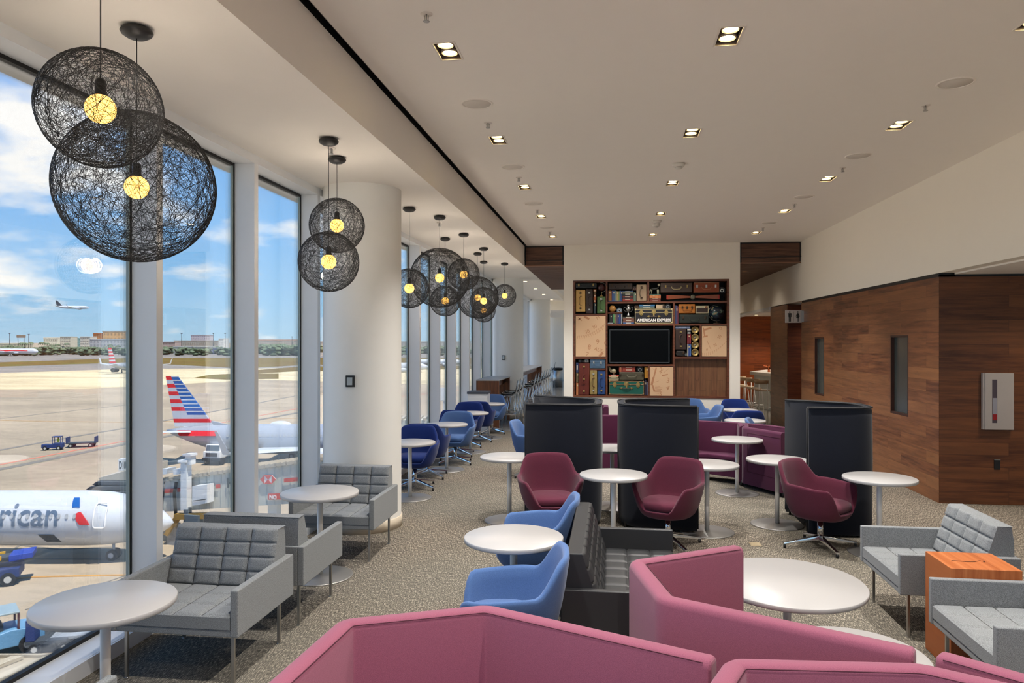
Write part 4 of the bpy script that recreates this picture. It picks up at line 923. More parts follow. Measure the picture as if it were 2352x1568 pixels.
brow(535, 475, 578, 577, [('1d2422', 'black green'), ('2c2c30', 'charcoal', 8), ('151a18', 'black', 3)], 'standing on the flat grey book')
bstack(698, 508, 838, 590, [('3a3a34', 'dark grey'), ('6e4638', 'brown'), ('6a4234', 'brown'), ('724a3c', 'brown'), ('3c5c88', 'blue')], 'under the silver camera stand')
bstack(895, 360, 1085, 408, [('2c6a98', 'bright blue'), ('38586a', 'teal'), ('566458', 'grey green')], 'on the lid of the black trunk')
brow(1327, 370, 1368, 592, [('3a4064', 'indigo'), ('4c3c60', 'violet', 4), ('5a1e2c', 'wine', 10)], 'left of the orange leather case')
a, b, z0, z1 = rect(1330, 618, 1504, 648); book(a, b, z0, z1, '68748e', 'blue grey book lying flat above the brown upright suitcase', 'single flat books', standing=False, band='8d97ae')
bstack(1470, 652, 1514, 712, [('a0a0a0', 'silver'), ('2a2a2c', 'black'), ('8c8c8c', 'grey')], 'beside the topmost brass disc')
brow(1470, 716, 1516, 830, [('7a1c24', 'red'), ('6a2028', 'wine', 3), ('8a2a2c', 'crimson', 2)], 'beside the second brass disc')
brow(1470, 834, 1516, 984, [('98968c', 'cream'), ('2c4c90', 'blue', 3), ('4a6ca4', 'light blue', 6)], 'beside the two lowest brass discs')
bstack(126, 1058, 154, 1176, [('24345c', 'navy')], 'at the left edge of the lower left compartment')
brow(126, 1180, 153, 1294, [('5a4c34', 'olive brown'), ('64563e', 'brown grey')], 'under the navy book')
brow(126, 1298, 153, 1448, [('a8643c', 'salmon'), ('b87448', 'orange', 3)], 'at the bottom left corner')
bstack(296, 1130, 484, 1148, [('a86848', 'terracotta'), ('5a2418', 'dark red')], 'beneath the slate blue case')
brow(652, 1108, 690, 1170, [('a04a34', 'brick'), ('b4684a', 'coral', 2), ('8c3c2c', 'rust')], 'above the olive brown case')
bstack(692, 1108, 852, 1170, [('7c2c20', 'red'), ('8c3424', 'brick red'), ('9c4030', 'orange red'), ('8a3226', 'crimson')], 'above the olive brown case')
bstack(524, 1208, 650, 1276, [('a83a28', 'red'), ('c8b088', 'cream'), ('5a5c3a', 'green'), ('8c8a70', 'grey'), ('b08a60', 'tan')], 'under the bird figurine')
brow(960, 1112, 1000, 1248, [('b07c24', 'yellow'), ('a8701e', 'amber', 2)], 'upper right beside the olive brown case')
brow(962, 1252, 998, 1448, [('241c3a', 'purple'), ('2c2444', 'dark purple', 20), ('1e2434', 'navy', 40), ('6a6c84', 'grey violet', 40)], 'right of the green trunk')
# small objects
def at(x, y, name, label, cat, grp=None, yy=.06): X, Z = bxz(x, y); o = empty(name, (X, YB+yy, Z)); tag(o, label, cat, grp); return o
sv = plain('polished_silver', 'a8a6a0', .3, .9)
o = at(437, 262, 'tabletop_globe', 'small dark globe in a silver ring on the green suitcase', 'globe', 'globes in the bookcase')
MB().lathe([(.0005, 0), (.045, 0), (.04, .012), (.01, .03), (.008, .06), (.012, .1)], 16).obj('stand', M['brass'], o); MB().sphere((0, 0, .2), .085, 20, 14).obj('sphere', plain('dark_red_globe', '3a1a1c', .25), o)
MB().tube([(.108*math.sin(k), 0, .2-.108*math.cos(k)) for k in [i*PI/14 for i in range(16)]], .006, 6).obj('meridian_ring', sv, o)
o = at(572, 452, 'wooden_ball', 'ochre wooden globe on the left of the second row', 'globe', 'globes in the bookcase'); MB().sphere((0, 0, .078), .075, 24, 16).obj('sphere', plain('ochre_ball', 'a8783a', .4, var=.3), o); MB().lathe([(.0005, 0), (.04, 0), (.03, .012), (.0005, .012)], 14).obj('stand', M['brass'], o)
a, b, z0, z1 = rect(514, 457, 692, 466); cs(MB().box(a, b, YB+.0, YB+.3, z0, z1).obj('shelf', M['walnut'], case))
def camera_(x, y, s, col, label, lenscol='b8b4ac'):
    o = at(x, y, 'vintage_camera', label, 'camera', 'vintage cameras in the bookcase'); m = plain('camera_'+col, col, .4, .2)
    MB().box(-.055*s, .055*s, 0, .06, 0, .07*s).box(-.025*s, .025*s, .005, .055, .07*s, .092*s).obj('body', m, o, .004); MB().cyl((0, 0, .034*s), (0, -.035, .034*s), .03*s, .027*s, 20).obj('lens', plain('lens_rim', lenscol, .3, .6), o); MB().cyl((0, -.03, .034*s), (0, -.0365, .034*s), .019*s, seg=20).obj('lens_glass', M['black'], o)
    MB().cyl((.035*s, .03, .07*s), (.035*s, .03, .082*s), .009*s, seg=12).obj('dial', sv, o)
camera_(657, 452, 1.05, '7a8c98', 'silver blue folding camera beside the ochre globe', 'd0d0cc'); camera_(1882, 213, 1.3, '1a1a1a', 'black camera with a ringed lens at the top right end', 'd8d8d0')
camera_(255, 1055, .85, 'b0aca4', 'boxy white camera on the oxblood trunk'); camera_(175, 1055, .8, '1a1a1a', 'black camera at the far left on the oxblood trunk', '5a5a5a'); camera_(905, 1170, 1.35, '20201e', 'black and silver camera on the olive brown case')
camera_(842, 190, 1.1, '2a1c1a', 'dark camera between the briefcase and taupe suitcase', '8c5a48'); camera_(1240, 408, 1.2, '2a2a2c', 'round silver gauge camera on the right of the black trunk lid', 'a8a8a4'); camera_(866, 408, .9, '5a4434', 'brown camera at the left of the black trunk lid', '7a5a40')
camera_(1458, 980, .75, '6a6660', 'small grey camera below the brown upright suitcase')
camera_(215, 1055, .6, '241f1c', 'small dark camera between two others on the oxblood trunk', '6a5a50')
o = at(765, 505, 'cup_trophy', 'silver figure trophy on the brown books in the second row', 'trophy')
MB().lathe([(.0005, 0), (.035, 0), (.03, .05), (.014, .07), (.01, .1), (.03, .12), (.055, .16), (.055, .19), (.02, .21), (.03, .23), (.03, .26), (.0005, .27)], 20).obj('cup', sv, o)
for s in (-1, 1): MB().tube([(s*.05, 0, .19), (s*.095, 0, .2), (s*.1, 0, .16), (s*.07, 0, .12), (s*.03, 0, .11)], .005, 6).obj('handle', sv, o)
o = at(1085, 235, 'dog_figurine', 'dark dog figurine with white legs and a pale round head', 'figurine'); dk = plain('figurine_dark', '2a2a24', .5); pl = plain('figurine_pale', 'b0aa90', .5)
mb = MB(); mb.rings([[(x+0*c, .0+.022*r_*math.cos(c), z+.026*r_*math.sin(c)) for c in [i*PI/6 for i in range(12)]] for x, z, r_ in ((-.09, .11, .3), (-.07, .115, .9), (0, .12, .95), (.05, .125, 1.1), (.075, .14, .8), (.085, .17, .6), (.088, .19, .5))]).obj('body', dk, o)
MB().sphere((.09, -.005, .205), .03, 14, 10).cyl((.09, -.02, .2), (.09, -.05, .19), .014, .01, 10).obj('head', pl, o)
for x, dx in ((-.08, -.03), (-.06, -.01), (.055, .0), (.07, .015)): MB().tube([(x, 0, .11), (x+dx, 0, .06), (x+dx*.6, 0, .0)], [.014, .009, .008], 8).obj('leg', pl, o)
MB().tube([(-.09, 0, .12), (-.12, 0, .09), (-.125, 0, .05)], .006, 6).obj('tail', dk, o)
o = at(582, 1206, 'bird_figurine', 'pale swan shaped figurine at bottom centre', 'figurine'); bd = plain('antique_ivory', 'a89c7c', .45)
MB().sphere((.01, 0, .085), .055, 16, 12, (1.1, .8, 1)).cyl((-.005, 0, .0), (0, 0, .04), .012).cyl((.035, 0, 0), (.03, 0, .04), .012).obj('body', bd, o); MB().prism([(-.11, .2), (-.1, .1), (-.055, .05), (-.01, .07), (-.04, .13)], -.01, .01, 'y').obj('wing', bd, o, .006)
o = at(1540, 300, 'wooden_propeller', 'varnished wooden propeller with red tips in the top right compartment', 'propeller'); o.location.z = bxz(1540, 268)[1]; wm = plain('varnished_wood', '8c4520', .3, var=.2)
for s in (-1, 1):
    k = [(0.02, .018, .018), (.12, .03, .02), (.28, .042, .03), (.45, .05, .046), (.52, .05, .05), (.56, .042, .044)]
    bl = MB().prism([(s*x, u) for x, u, l in k]+[(s*x, -l) for x, u, l in k[::-1]], .0, .02, 'y').obj('blade', wm, o, .006)
    MB().prism([(s*.53, .0505), (s*.565, .045), (s*.565, -.045), (s*.53, -.0505)][::s], -.001, .021, 'y').obj('red_tip', plain('red_tip', 'a82a18', .4), bl)
MB().lathe([(.022, -.012), (.052, -.012), (.052, .014), (.022, .014)], 24, M=Matrix.Rotation(PI/2, 4, 'X')).obj('hub', plain('hub_metal', '6a6454', .4, .5), o); MB().box(-.5, .5, .02, .1, -.085, -.07).box(-.02, .02, .03, .06, -.08, 0).obj('display_stand', M['black'], o)
o = at(1650, 466, 'transistor_radio', 'cream table radio with a brown grille next to the orange case', 'radio'); MB().box(-.14, .14, 0, .1, 0, .17).obj('case', plain('cream_bakelite', 'd9cda6', .4), o, .01); MB().box(-.12, .12, -.004, .0, .018, .115).obj('grille', plain('brown_grille', '3a2c28', .7), o, .004)
MB().cyl((.085, 0, .135), (.085, -.02, .135), .026, seg=20).obj('tuning_dial', plain('dial_brown', '8c5c34', .4), o); MB().box(-.1, .04, -.003, 0, .13, .15).obj('scale_window', plain('dial_scale', 'a8a48c', .4), o)
o = at(1822, 590, 'large_globe', 'large dark blue world globe on a stand at the right of the second row', 'globe', 'globes in the bookcase'); t = NT('globe_map', .25, 0, '1a3040'); v = t.coord(); f = t.noise(v, 9, 4); t.base(t.ramp(f, [(.5, '0f1c2a'), (.54, '142c3a'), (.58, '4c6a58'), (.66, '8a6448')])); gm = t.m
MB().lathe([(.0005, 0), (.08, 0), (.07, .015), (.012, .025), (.01, .06)], 20).obj('stand', plain('dark_bronze', '4a3a2c', .4, .6), o); MB().sphere((0, .03, .235), .155, 32, 20).obj('sphere', gm, o)
MB().tube([(-.172*math.sin(k), .03, .235-.172*math.cos(k)) for k in [-.5+i*PI/16 for i in range(19)]], .006, 6).obj('meridian_ring', plain('ring_grey', '8a8684', .35, .7), o)
for i, yv in enumerate((666, 757, 848, 938)):
    X, Z = bxz(1566, yv); o = empty('brass_disc', (X, YB+.05, Z)); tag(o, 'round brass film tin, %s in the column of four right of the television' % ORD[i], 'brass disc', 'column of brass film tins')
    R90 = Matrix.Rotation(PI/2, 4, 'X'); MB().lathe([(.0005, .0), (.03, .0), (.034, .006), (.06, .006), (.064, .012), (.078, .012), (.08, 0), (.08, -.05), (.0005, -.05)], 32, M=R90).obj('tin', M['brass'], o); MB().lathe([(.0005, .016), (.018, .014), (.022, .0)], 16, M=R90).obj('hub', sv, o)
a, b, z0, z1 = rect(1100, 360, 1196, 408); o = empty('label_box', ((a+b)/2, YB+.02, z0)); tag(o, 'cream cigar box on the right half of the black trunk lid', 'box'); w = (b-a)/2; MB().box(-w, w, 0, .15, 0, z1-z0-.012).obj('box', plain('cream_box', 'b8a080', .6), o, .003); MB().box(-w-.002, w+.002, -.002, .152, z1-z0-.012, z1-z0).obj('lid', plain('cream_lid', 'c4ae8c', .6), o, .002); MB().box(w-.035, w-.008, -.003, .0, .01, z1-z0-.016).obj('label_strip', plain('dark_label', '2c2420', .5), o)
# ================= outside: apron, aircraft, city =================
ZG = H-15.3
def GP(px, py, z=ZG): d = F*(z-H)/(784-py); x, y = PX(px, d); return Vector((x, y, z)), d
RV = Vector((CN, SN, 0)); FV = Vector((-SN, CN, 0))
def frame(loc, rz=0): return loc, TH+rz
apm = NT('apron_concrete', .9, 0, 'b8ad9c', .1); v = apm.geo((.02, .05, 1)); f = apm.noise(v, 1.0, 5, .6); v2 = apm.geo((.35, .9, 1)); f2 = apm.noise(v2, 1, 4, .7)
c = apm.ramp(f, [(.35, '978a78'), (.5, 'a99a85'), (.65, 'b8a891')]); c = apm.mix(apm.ramp(f2, [(.35, .35), (.55, 0.0)]), c, '847866'); apm.base(c)
cr_ = NT('glare_cream_concrete', .9, 0, 'e0d3b4', .1); f = cr_.noise(cr_.geo((.015, .06, 1)), 1, 4, .6); cr_.base(cr_.ramp(f, [(.35, 'b5a686'), (.5, 'cfbf9b'), (.62, 'd8c9a6')]))  # bright cream holds the glare on the concrete in its colour
asm = NT('taxiway_asphalt', .9, 0, '96928c', .1); f = asm.noise(asm.geo((.01, .05, 1)), 1, 4, .6); asm.base(asm.ramp(f, [(.35, '7c7873'), (.65, '948e86')]))
grm = NT('dry_grass', 1, 0, '8a7a4c', .05); f = grm.noise(grm.geo((.02, .06, 1)), 1, 5, .7); grm.base(grm.ramp(f, [(.35, '64522f'), (.5, '746036'), (.62, '706a38')]))
def strip(name, m, pts, dz, label=None, kind='structure'):
    P = [GP(px, py)[0] for px, py in pts]; mb = MB(); mb.prism([(p.x, p.y) for p in P], ZG-.5, ZG+dz); o = mb.obj(name, m); o['kind'] = kind; return o
big_ = MB(); big_.box(-6000, 3000, -100, 7000, ZG-1, ZG); struct(big_.obj('floor_apron', apm.m))
strip('floor_cream_concrete', cr_.m, [(-900, 900), (200, 893), (600, 872), (1100, 886), (1400, 870), (1400, 842), (600, 846), (300, 846), (-300, 864), (-900, 868)], .05)
strip('floor_taxiway', asm.m, [(-900, 868), (-300, 866), (300, 847), (1400, 842), (1400, 815), (300, 815), (-900, 825)], .06)
strip('floor_grass_far', grm.m, [(-900, 846), (0, 842), (300, 832), (560, 846), (700, 838), (1400, 836), (1400, 821), (300, 822), (0, 832), (-900, 838)], .1)
strip('floor_grass_island', grm.m, [(445, 868), (520, 872), (640, 870), (640, 858), (540, 858), (480, 861)], .1)
strip('floor_grass_island_far', grm.m, [(590, 858), (690, 852), (1300, 845), (1300, 839), (690, 842), (590, 850)], .12)
strip('floor_runway_far', asm.m, [(-900, 824), (1400, 814), (1400, 807), (-900, 812)], .08)
pm = plain('painted_line_red', 'c87860', .8); py_ = plain('painted_line_yellow', 'b98a48', .8); dkj = plain('apron_joint_dark', '7a756c', .9)
def line(name, m, pts, w, dz=.03):
    P = [GP(px, py)[0] for px, py in pts]; mb = MB()
    for a, b in zip(P[:-1], P[1:]):
        d = (b-a).normalized(); n = Vector((-d.y, d.x, 0))*w/2; mb.prism([(q.x, q.y) for q in (a+n, b+n, b-n, a-n)], ZG, ZG+dz)
    o = mb.obj(name, m); o['kind'] = 'structure'; return o
line('floor_line_red', pm, [(-300, 1105), (0, 1067), (290, 1012), (700, 935), (1200, 880)], .5); line('floor_line_dark', dkj, [(-300, 1120), (0, 1078), (290, 1019), (700, 945)], 1.4)
line('floor_line_service', dkj, [(-300, 1075), (0, 1034), (150, 1006), (295, 982), (700, 905), (1200, 850)], .9); line('floor_line_yellow', py_, [(-100, 1340), (80, 1325), (300, 1320)], .25); line('floor_line_joint', dkj, [(0, 1283), (300, 1284)], .2)
line('floor_line_joint_b', dkj, [(60, 1400), (300, 1318)], .12); line('floor_line_joint_c', dkj, [(-100, 972), (290, 930)], .5); line('floor_line_stain', dkj, [(0, 1290), (45, 1252), (140, 1262), (260, 1256)], .2); line('floor_line_gate', py_, [(-100, 964), (290, 970), (700, 960)], .3)
# ---- airliner
wht = plain('aircraft_white', 'c6cad0', .28, var=.01); slv = plain('aircraft_silver', 'a9afb8', .3, .2, var=.02); redp = plain('livery_red', 'd0262b', .4, var=0); blup = plain('livery_blue', '1f5ba3', .4, var=0); gryp = plain('livery_grey', 'b8bcc6', .4, var=0); tyre = plain('tyre_rubber', '1c1c1e', .8); wing_m = plain('wing_grey', 'cdd2d6', .35, .1)
def airliner(nose, rz, L, label, rad=1.88, fin='stripes', body=None, group='airliners', wnd=True, band=None, name='airliner', gear=True, zc=None, wf=0):
    o = empty(name, (nose.x, nose.y, 0), rz); body = body or slv; tag(o, label, 'airplane', group)
    zc = ZG+1.05+rad if zc is None else zc
    prof = [(0, .02, -.35), (.25, .35, -.33), (.8, .75, -.28), (1.8, 1.2, -.18), (3.2, 1.62, -.06), (4.6, 1.83, 0), (6, 1.88, 0)]; n = len(prof)
    R = []
    for x, r, dz in prof: R.append((-x, r*rad/1.88, dz))
    R.append((-(L*.66), rad, 0))
    for k, r, dz in ((.74, .94, .06), (.82, .78, .28), (.89, .56, .55), (.95, .33, .8), (1.0, .08, 1.0)): R.append((-L*k, rad*r, rad*dz*.55))
    seg = 40; rings = [[(x, r*math.cos(2*PI*i/seg), zc+dz+r*math.sin(2*PI*i/seg)) for i in range(seg)] for x, r, dz in R]
    fo = MB().rings(rings).obj('fuselage', body, o)
    for s in (-1, 1):
        wg = MB(); wg.rings([[(-L*.36, s*1.2, zc-1.2), (-L*.58, s*1.2, zc-1.2), (-L*.58, s*1.2, zc-.9), (-L*.38, s*1.2, zc-.75)], [(-L*(.525+wf), s*15.5, zc+.35), (-L*(.565+wf), s*15.5, zc+.35), (-L*(.565+wf), s*15.5, zc+.5), (-L*(.53+wf), s*15.5, zc+.55)]], smooth=False); wo = wg.obj('wing', wing_m, o)
        MB().rings([[(-L*(.54+wf), s*15.4, zc+.35), (-L*(.567+wf), s*15.4, zc+.4), (-L*(.567+wf), s*15.55, zc+.5), (-L*(.54+wf), s*15.55, zc+.5)], [(-L*(.575+wf), s*16.1, zc+2.9), (-L*(.585+wf), s*16.1, zc+2.9), (-L*(.585+wf), s*16.2, zc+2.9), (-L*(.575+wf), s*16.2, zc+2.9)]], smooth=False).obj('winglet', wht, wo)
        q = Matrix.Translation((-L*.36, s*5.0, zc-1.5)) @ Matrix.Rotation(-PI/2, 4, 'Y')
        MB().lathe([(.6, -.02), (.9, 0), (1.05, -.5), (1.05, -2), (.75, -3.4), (.4, -4)], 24, M=q, caps=True).obj('engine', wht, o)
        st = MB(); st.rings([[(-L*.86, s*.5, zc+.9), (-L*.955, s*.4, zc+.9), (-L*.955, s*.4, zc+1.1), (-L*.87, s*.5, zc+1.1)], [(-L*.95, s*6.8, zc+1.6), (-L*.985, s*6.8, zc+1.6), (-L*.985, s*6.8, zc+1.68), (-L*.955, s*6.8, zc+1.7)]], smooth=False); st.obj('stabilizer', wing_m, o)
    # fin, rows of stripes
    fz0, fz1 = zc+rad*.85, zc+rad*.85+6.4; xl0, xt0, xl1, xt1 = -L*.80, -L*.965, -L*.955, -L*1.005
    mb = MB(); rows = 13
    def fx(t): return xl0+(xl1-xl0)*t, xt0+(xt1-xt0)*t
    for k in range(rows):
        t0, t1 = k/rows, (k+1)/rows; (l0, r0), (l1, r1) = fx(t0), fx(t1); za, zb = fz0+(fz1-fz0)*t0, fz0+(fz1-fz0)*t1
        for part in (0, 1):
            if fin == 'stripes':
                m = (redp if k % 2 == 0 else gryp) if part else blup
                m = m if k >= 3 else (wht, redp, gryp)[k]
            else: m = fin
            f0, f1 = (0, .55) if not part else (.55, 1)
            if k < 3: pass
            a0, b0 = l0+(r0-l0)*f0, l0+(r0-l0)*f1; a1, b1 = l1+(r1-l1)*f0, l1+(r1-l1)*f1
            mb.mat(m)
            th = .18*(1-t0*.6)
            mb.rings([[(a0, -th, za), (b0, -th, za), (b0, th, za), (a0, th, za)], [(a1, -th, zb), (b1, -th, zb), (b1, th, zb), (a1, th, zb)]], smooth=False)
            if fin == 'stripes' and k >= 3 and not part:
                mb.mat(wht); q = .72; am, bm_ = a0+(a1-a0)*q, b0+(b1-b0)*q; zm = za+(zb-za)*q; t2 = th+.02; mb.rings([[(am, -t2, zm), (bm_, -t2, zm), (bm_, t2, zm), (am, t2, zm)], [(a1, -t2, zb), (b1, -t2, zb), (b1, t2, zb), (a1, t2, zb)]], smooth=False)
    mb.obj('tail_fin', None, o)
    MB().prism([(-L*.70, zc+rad*.8), (xl0-.3, fz0+.7), (xl0-1.5, fz0)], -.12, .12, 'y').obj('fin_fillet', body, o)
    if gear:
        for x, y in ((-4.2, 0), (-L*.5, 2.7), (-L*.5, -2.7)):
            gz = MB(); gz.cyl((x, y, ZG+.4), (x, y, zc-rad*.9), .1); g_ = gz.obj('landing_gear', slv, o)
            for s in (-1, 1): MB().cyl((x, y+s*.12, ZG+.37), (x, y+s*.4, ZG+.37), .37, seg=20).obj('tyre', tyre, g_); MB().cyl((x, y+s*.38, ZG+.37), (x, y+s*.41, ZG+.37), .19, seg=16).obj('hub', slv, g_)
    return o, zc
def side_y(zc, z, rad): return -math.sqrt(max(0, rad*rad-(z-zc)**2))
def decal(o, zc, rad, poly, m, name, off=.02, par=None, th=.02):
    # shape hugging the near flank, poly in (x, z) metres
    mb = MB(); n = len(poly)
    a = [(x, side_y(zc, z, rad)-off, z) for x, z in poly]; b = [(x, side_y(zc, z, rad)-off-th, z) for x, z in poly]
    mb.rings([a, b], smooth=False); return mb.obj(name, m, par or o)
def bend_flank(me_o, zc, rad, off):
    for v in me_o.data.vertices:
        w = me_o.matrix_basis @ v.co; w.y = side_y(zc, w.z, rad)-off; v.co = w
    me_o.matrix_basis = Matrix.Identity(4)
# near aircraft
d1 = 52.0; nose = PXd(399, 1197, d1); A1, zc1 = airliner(nose, TH, 40, 'white airliner parked below the left window, nose to the right, with grey lettering', body=wht, wf=.09)
dn = d1-1.8
def xz(px, py): return (px-1176)/F*dn-(399-1176)/F*d1, H+(784-py)/F*dn
tm_ = text_mesh('American', 2.18, plain('livery_letter_grey', '5a6b80', .4), (0, 0, 0), (0, 0, 0), 'lettering', A1, 0, .03, 'RIGHT')
bpy.context.view_layer.update()
for v in tm_.data.vertices: v.co = Vector((v.co.x*.96+xz(137, 0)[0], 0, v.co.y+xz(0, 1207)[1]))
bm = bmesh.new(); bm.from_mesh(tm_.data)
zq = min(v.co.z for v in bm.verts)
while zq < max(v.co.z for v in bm.verts): bmesh.ops.bisect_plane(bm, geom=bm.verts[:]+bm.edges[:]+bm.faces[:], plane_co=(0, 0, zq), plane_no=(0, 0, 1)); zq += .12
bm.to_mesh(tm_.data); bm.free()
for v in tm_.data.vertices: v.co.y = side_y(zc1, v.co.z, 1.88)-.03
def slices(o, zc, rows, m, name, f=xz):
    a = []; b = []
    for k in range(len(rows)-1):
        for t in range(4): y_ = rows[k][0]+(rows[k+1][0]-rows[k][0])*t/4; a.append((rows[k][1]+(rows[k+1][1]-rows[k][1])*t/4, y_)); b.append((rows[k][2]+(rows[k+1][2]-rows[k][2])*t/4, y_))
    a.append((rows[-1][1], rows[-1][0])); b.append((rows[-1][2], rows[-1][0])); R = []
    for (xa_, ya_), (xb_, yb_) in zip(a, b):
        (p0, q0), (p1, q1) = f(xa_, ya_), f(xb_, yb_); y0_ = side_y(zc, q0, 1.88); R.append([(p0, y0_-.05, q0), (p1, y0_-.05, q0), (p1, y0_-.01, q0), (p0, y0_-.01, q0)])
    return MB().rings(R, smooth=False).obj(name, m, o)
slices(A1, zc1, [(1148, 155, 167), (1151, 156, 170), (1158, 158, 175), (1167, 162, 179)], blup, 'emblem_blue')
slices(A1, zc1, [(1176, 180, 184), (1180, 173, 189), (1187, 174, 195), (1196, 178, 203), (1204, 185, 208)], redp, 'emblem_red')
decal(A1, zc1, 1.88, [xz(*p) for p in ((86, 1228), (122, 1228), (133, 1248), (98, 1248))], plain('cargo_hold_dark', '252a2e', .6), 'cargo_door')
def doorframe(o, zc, x0, x1, z0, z1, m):
    mb = MB(); pts = []; r = .18
    for cx, cz, a0 in ((x1-r, z1-r, 0), (x0+r, z1-r, PI/2), (x0+r, z0+r, PI), (x1-r, z0+r, 1.5*PI)):
        for k in range(5): a = a0+k*PI/8; pts.append((cx+r*math.cos(a), cz+r*math.sin(a)))
    P = []
    for i, (x, z) in enumerate(pts):
        x2, z2 = pts[(i+1) % len(pts)]
        for t in range(5): u = x+(x2-x)*t/5; w_ = z+(z2-z)*t/5; P.append((u, side_y(zc, w_, 1.88)-.02, w_))
    return MB().tube(P, .045, 5, loop=True).obj('cabin_door', m, o)
xa, za = xz(215, 1158); xb, zb = xz(243, 1212); doorframe(A1, zc1, xa, xb, zb, za, plain('door_outline_white', 'f4f4f4', .4))
wdm = plain('cabin_window', 'a8abae', .25)
for px in list(range(-170, 175, 18)):
    x, z = xz(px, 1185); mb = MB(); pts = [(x+.11*math.cos(a), z+.17*math.sin(a)) for a in [k*PI/6 for k in range(12)]]; decal(A1, zc1, 1.88, pts, wdm, 'cabin_window', .045)
decal(A1, zc1, 1.7, [xz(*p) for p in ((284, 1168), (310, 1169), (309, 1179), (288, 1180))], plain('cockpit_glass', '5a626c', .15), 'cockpit_window', .03)
# far aircraft with striped fin
d2 = 94.0; nose2 = PXd(930, 1003, d2); A2, zc2 = airliner(nose2, TH, 30.2, 'silver airliner with a red and blue striped tail fin, seen through the second window')
dn2 = d2-1.8
def xz2(px, py): return (px-1176)/F*dn2-(930-1176)/F*d2, H+(784-py)/F*dn2
decal(A2, zc2, 1.75, [xz2(*p) for p in ((404, 989), (496, 990), (505, 1001), (412, 1001), (408, 996))], redp, 'red_tail_band', .15)
for i in range(26):
    x, z = xz2(523+i*9.3, 1000); pts = [(x+.14*math.cos(a), z+.2*math.sin(a)) for a in [k*PI/4 for k in range(8)]]; decal(A2, zc2, 1.88, pts, wdm, 'cabin_window', .02)
MB().sphere(((645-930)*d2/F, 0, zc2+1.75), .55, 20, 10, (2.6, 1, 1)).obj('antenna_dome', wht, A2)
# more aircraft in the distance
p_, dd = GP(262, 859); A3 = empty('airliner', (p_.x, p_.y, 0), TH); tag(A3, 'airliner taxiing away from the camera, seen tail-on with spread wings', 'airplane', 'airliners')
k3 = dd/F; Z3 = ZG
def q3(px, py): return ((px-262)*k3, 0, H+(784-py)*k3)
MB().rings([[(0+r*math.cos(2*PI*i/20)+x, y, ZG+3.2*1+r*math.sin(2*PI*i/20)+dz) for i in range(20)] for x, y, r, dz in ((0, -4, .2, 1.3), (0, 2, 1.1, .7), (0, 10, 1.9, 0), (0, 26, 1.9, 0), (0, 32, .3, -.3))]).obj('fuselage', slv, A3)
mb = MB()
for i in range(9): mb.mat(redp if i % 2 == 0 else wht); z0_ = ZG+5.2+i*.8; mb.rings([[(-.12, -4+i*-.1, z0_), (.12, -4+i*-.1, z0_), (.12, 1.5-i*.45, z0_), (-.12, 1.5-i*.45, z0_)], [(-.12, -4-i*.1, z0_+.8), (.12, -4-i*.1, z0_+.8), (.12, 1.1-i*.45, z0_+.8), (-.12, 1.1-i*.45, z0_+.8)]], smooth=False)
mb.obj('tail_fin', None, A3)
for s in (-1, 1):
    MB().rings([[(s*1.6, 10, ZG+2.4), (s*1.6, 16, ZG+2.4), (s*1.6, 16, ZG+2.9), (s*1.6, 10, ZG+2.8)], [(s*17, 19, ZG+4.2), (s*17, 20.5, ZG+4.2), (s*17, 20.5, ZG+4.4), (s*17, 19, ZG+4.4)]], smooth=False).obj('wing', wht, A3)
    MB().rings([[(s*17, 19, ZG+4.2), (s*17, 20.5, ZG+4.2), (s*17.2, 20.5, ZG+4.2), (s*17.2, 19, ZG+4.2)], [(s*18, 20, ZG+7.2), (s*18, 20.6, ZG+7.2), (s*18.1, 20.6, ZG+7.2), (s*18.1, 20, ZG+7.2)]], smooth=False).obj('winglet', wht, A3)
    MB().cyl((s*5, 8, ZG+1.6), (s*5, 12, ZG+1.6), 1.0, 1.1, 20).obj('engine', plain('engine_dark', '3a3c3c', .5), A3)
    MB().rings([[(s*.4, -2, ZG+4.6), (s*.4, 1, ZG+4.6), (s*.4, 1, ZG+4.8), (s*.4, -2, ZG+4.8)], [(s*7, 0, ZG+5.2), (s*7, 1, ZG+5.2), (s*7, 1, ZG+5.3), (s*7, 0, ZG+5.3)]], smooth=False).obj('stabilizer', wht, A3)
    MB().cyl((s*2.7, 12, ZG), (s*2.7, 12, ZG+2.4), .3).obj('landing_gear', tyre, A3)
p_, dd = GP(88, 818); A4, z4 = airliner(p_, TH+.05, 58, 'red and white wide airliner parked far away at the left', rad=2.9, fin=redp, body=wht, zc=ZG+5.2)
decal(A4, z4, 2.9, [(-58, z4+1.2), (-44, z4+2.2), (-34, z4+1.3), (-20, z4+1.6), (-9, z4+.9), (-9, z4+.2), (-24, z4+.4), (-38, z4-.6), (-58, z4-1.2)], redp, 'red_wave', .05)
pz = PXd(205, 706, 900); A5, z5 = airliner(pz, TH+.3, 36, 'small airliner in flight in the sky at left', fin=plain('fin_dark', '3c4650', .5), body=wht, gear=False, zc=pz.z)
p_, dd = GP(985, 855); A6, z6 = airliner(p_, TH-.1, 38, 'white airliner parked far off, glimpsed between the window posts past the column', fin=redp, body=wht)
p_, dd = GP(1062, 842); A7, z7 = airliner(p_, TH+.15, 34, 'white airliner farther off, glimpsed through the narrow window slots', fin=blup, body=wht)
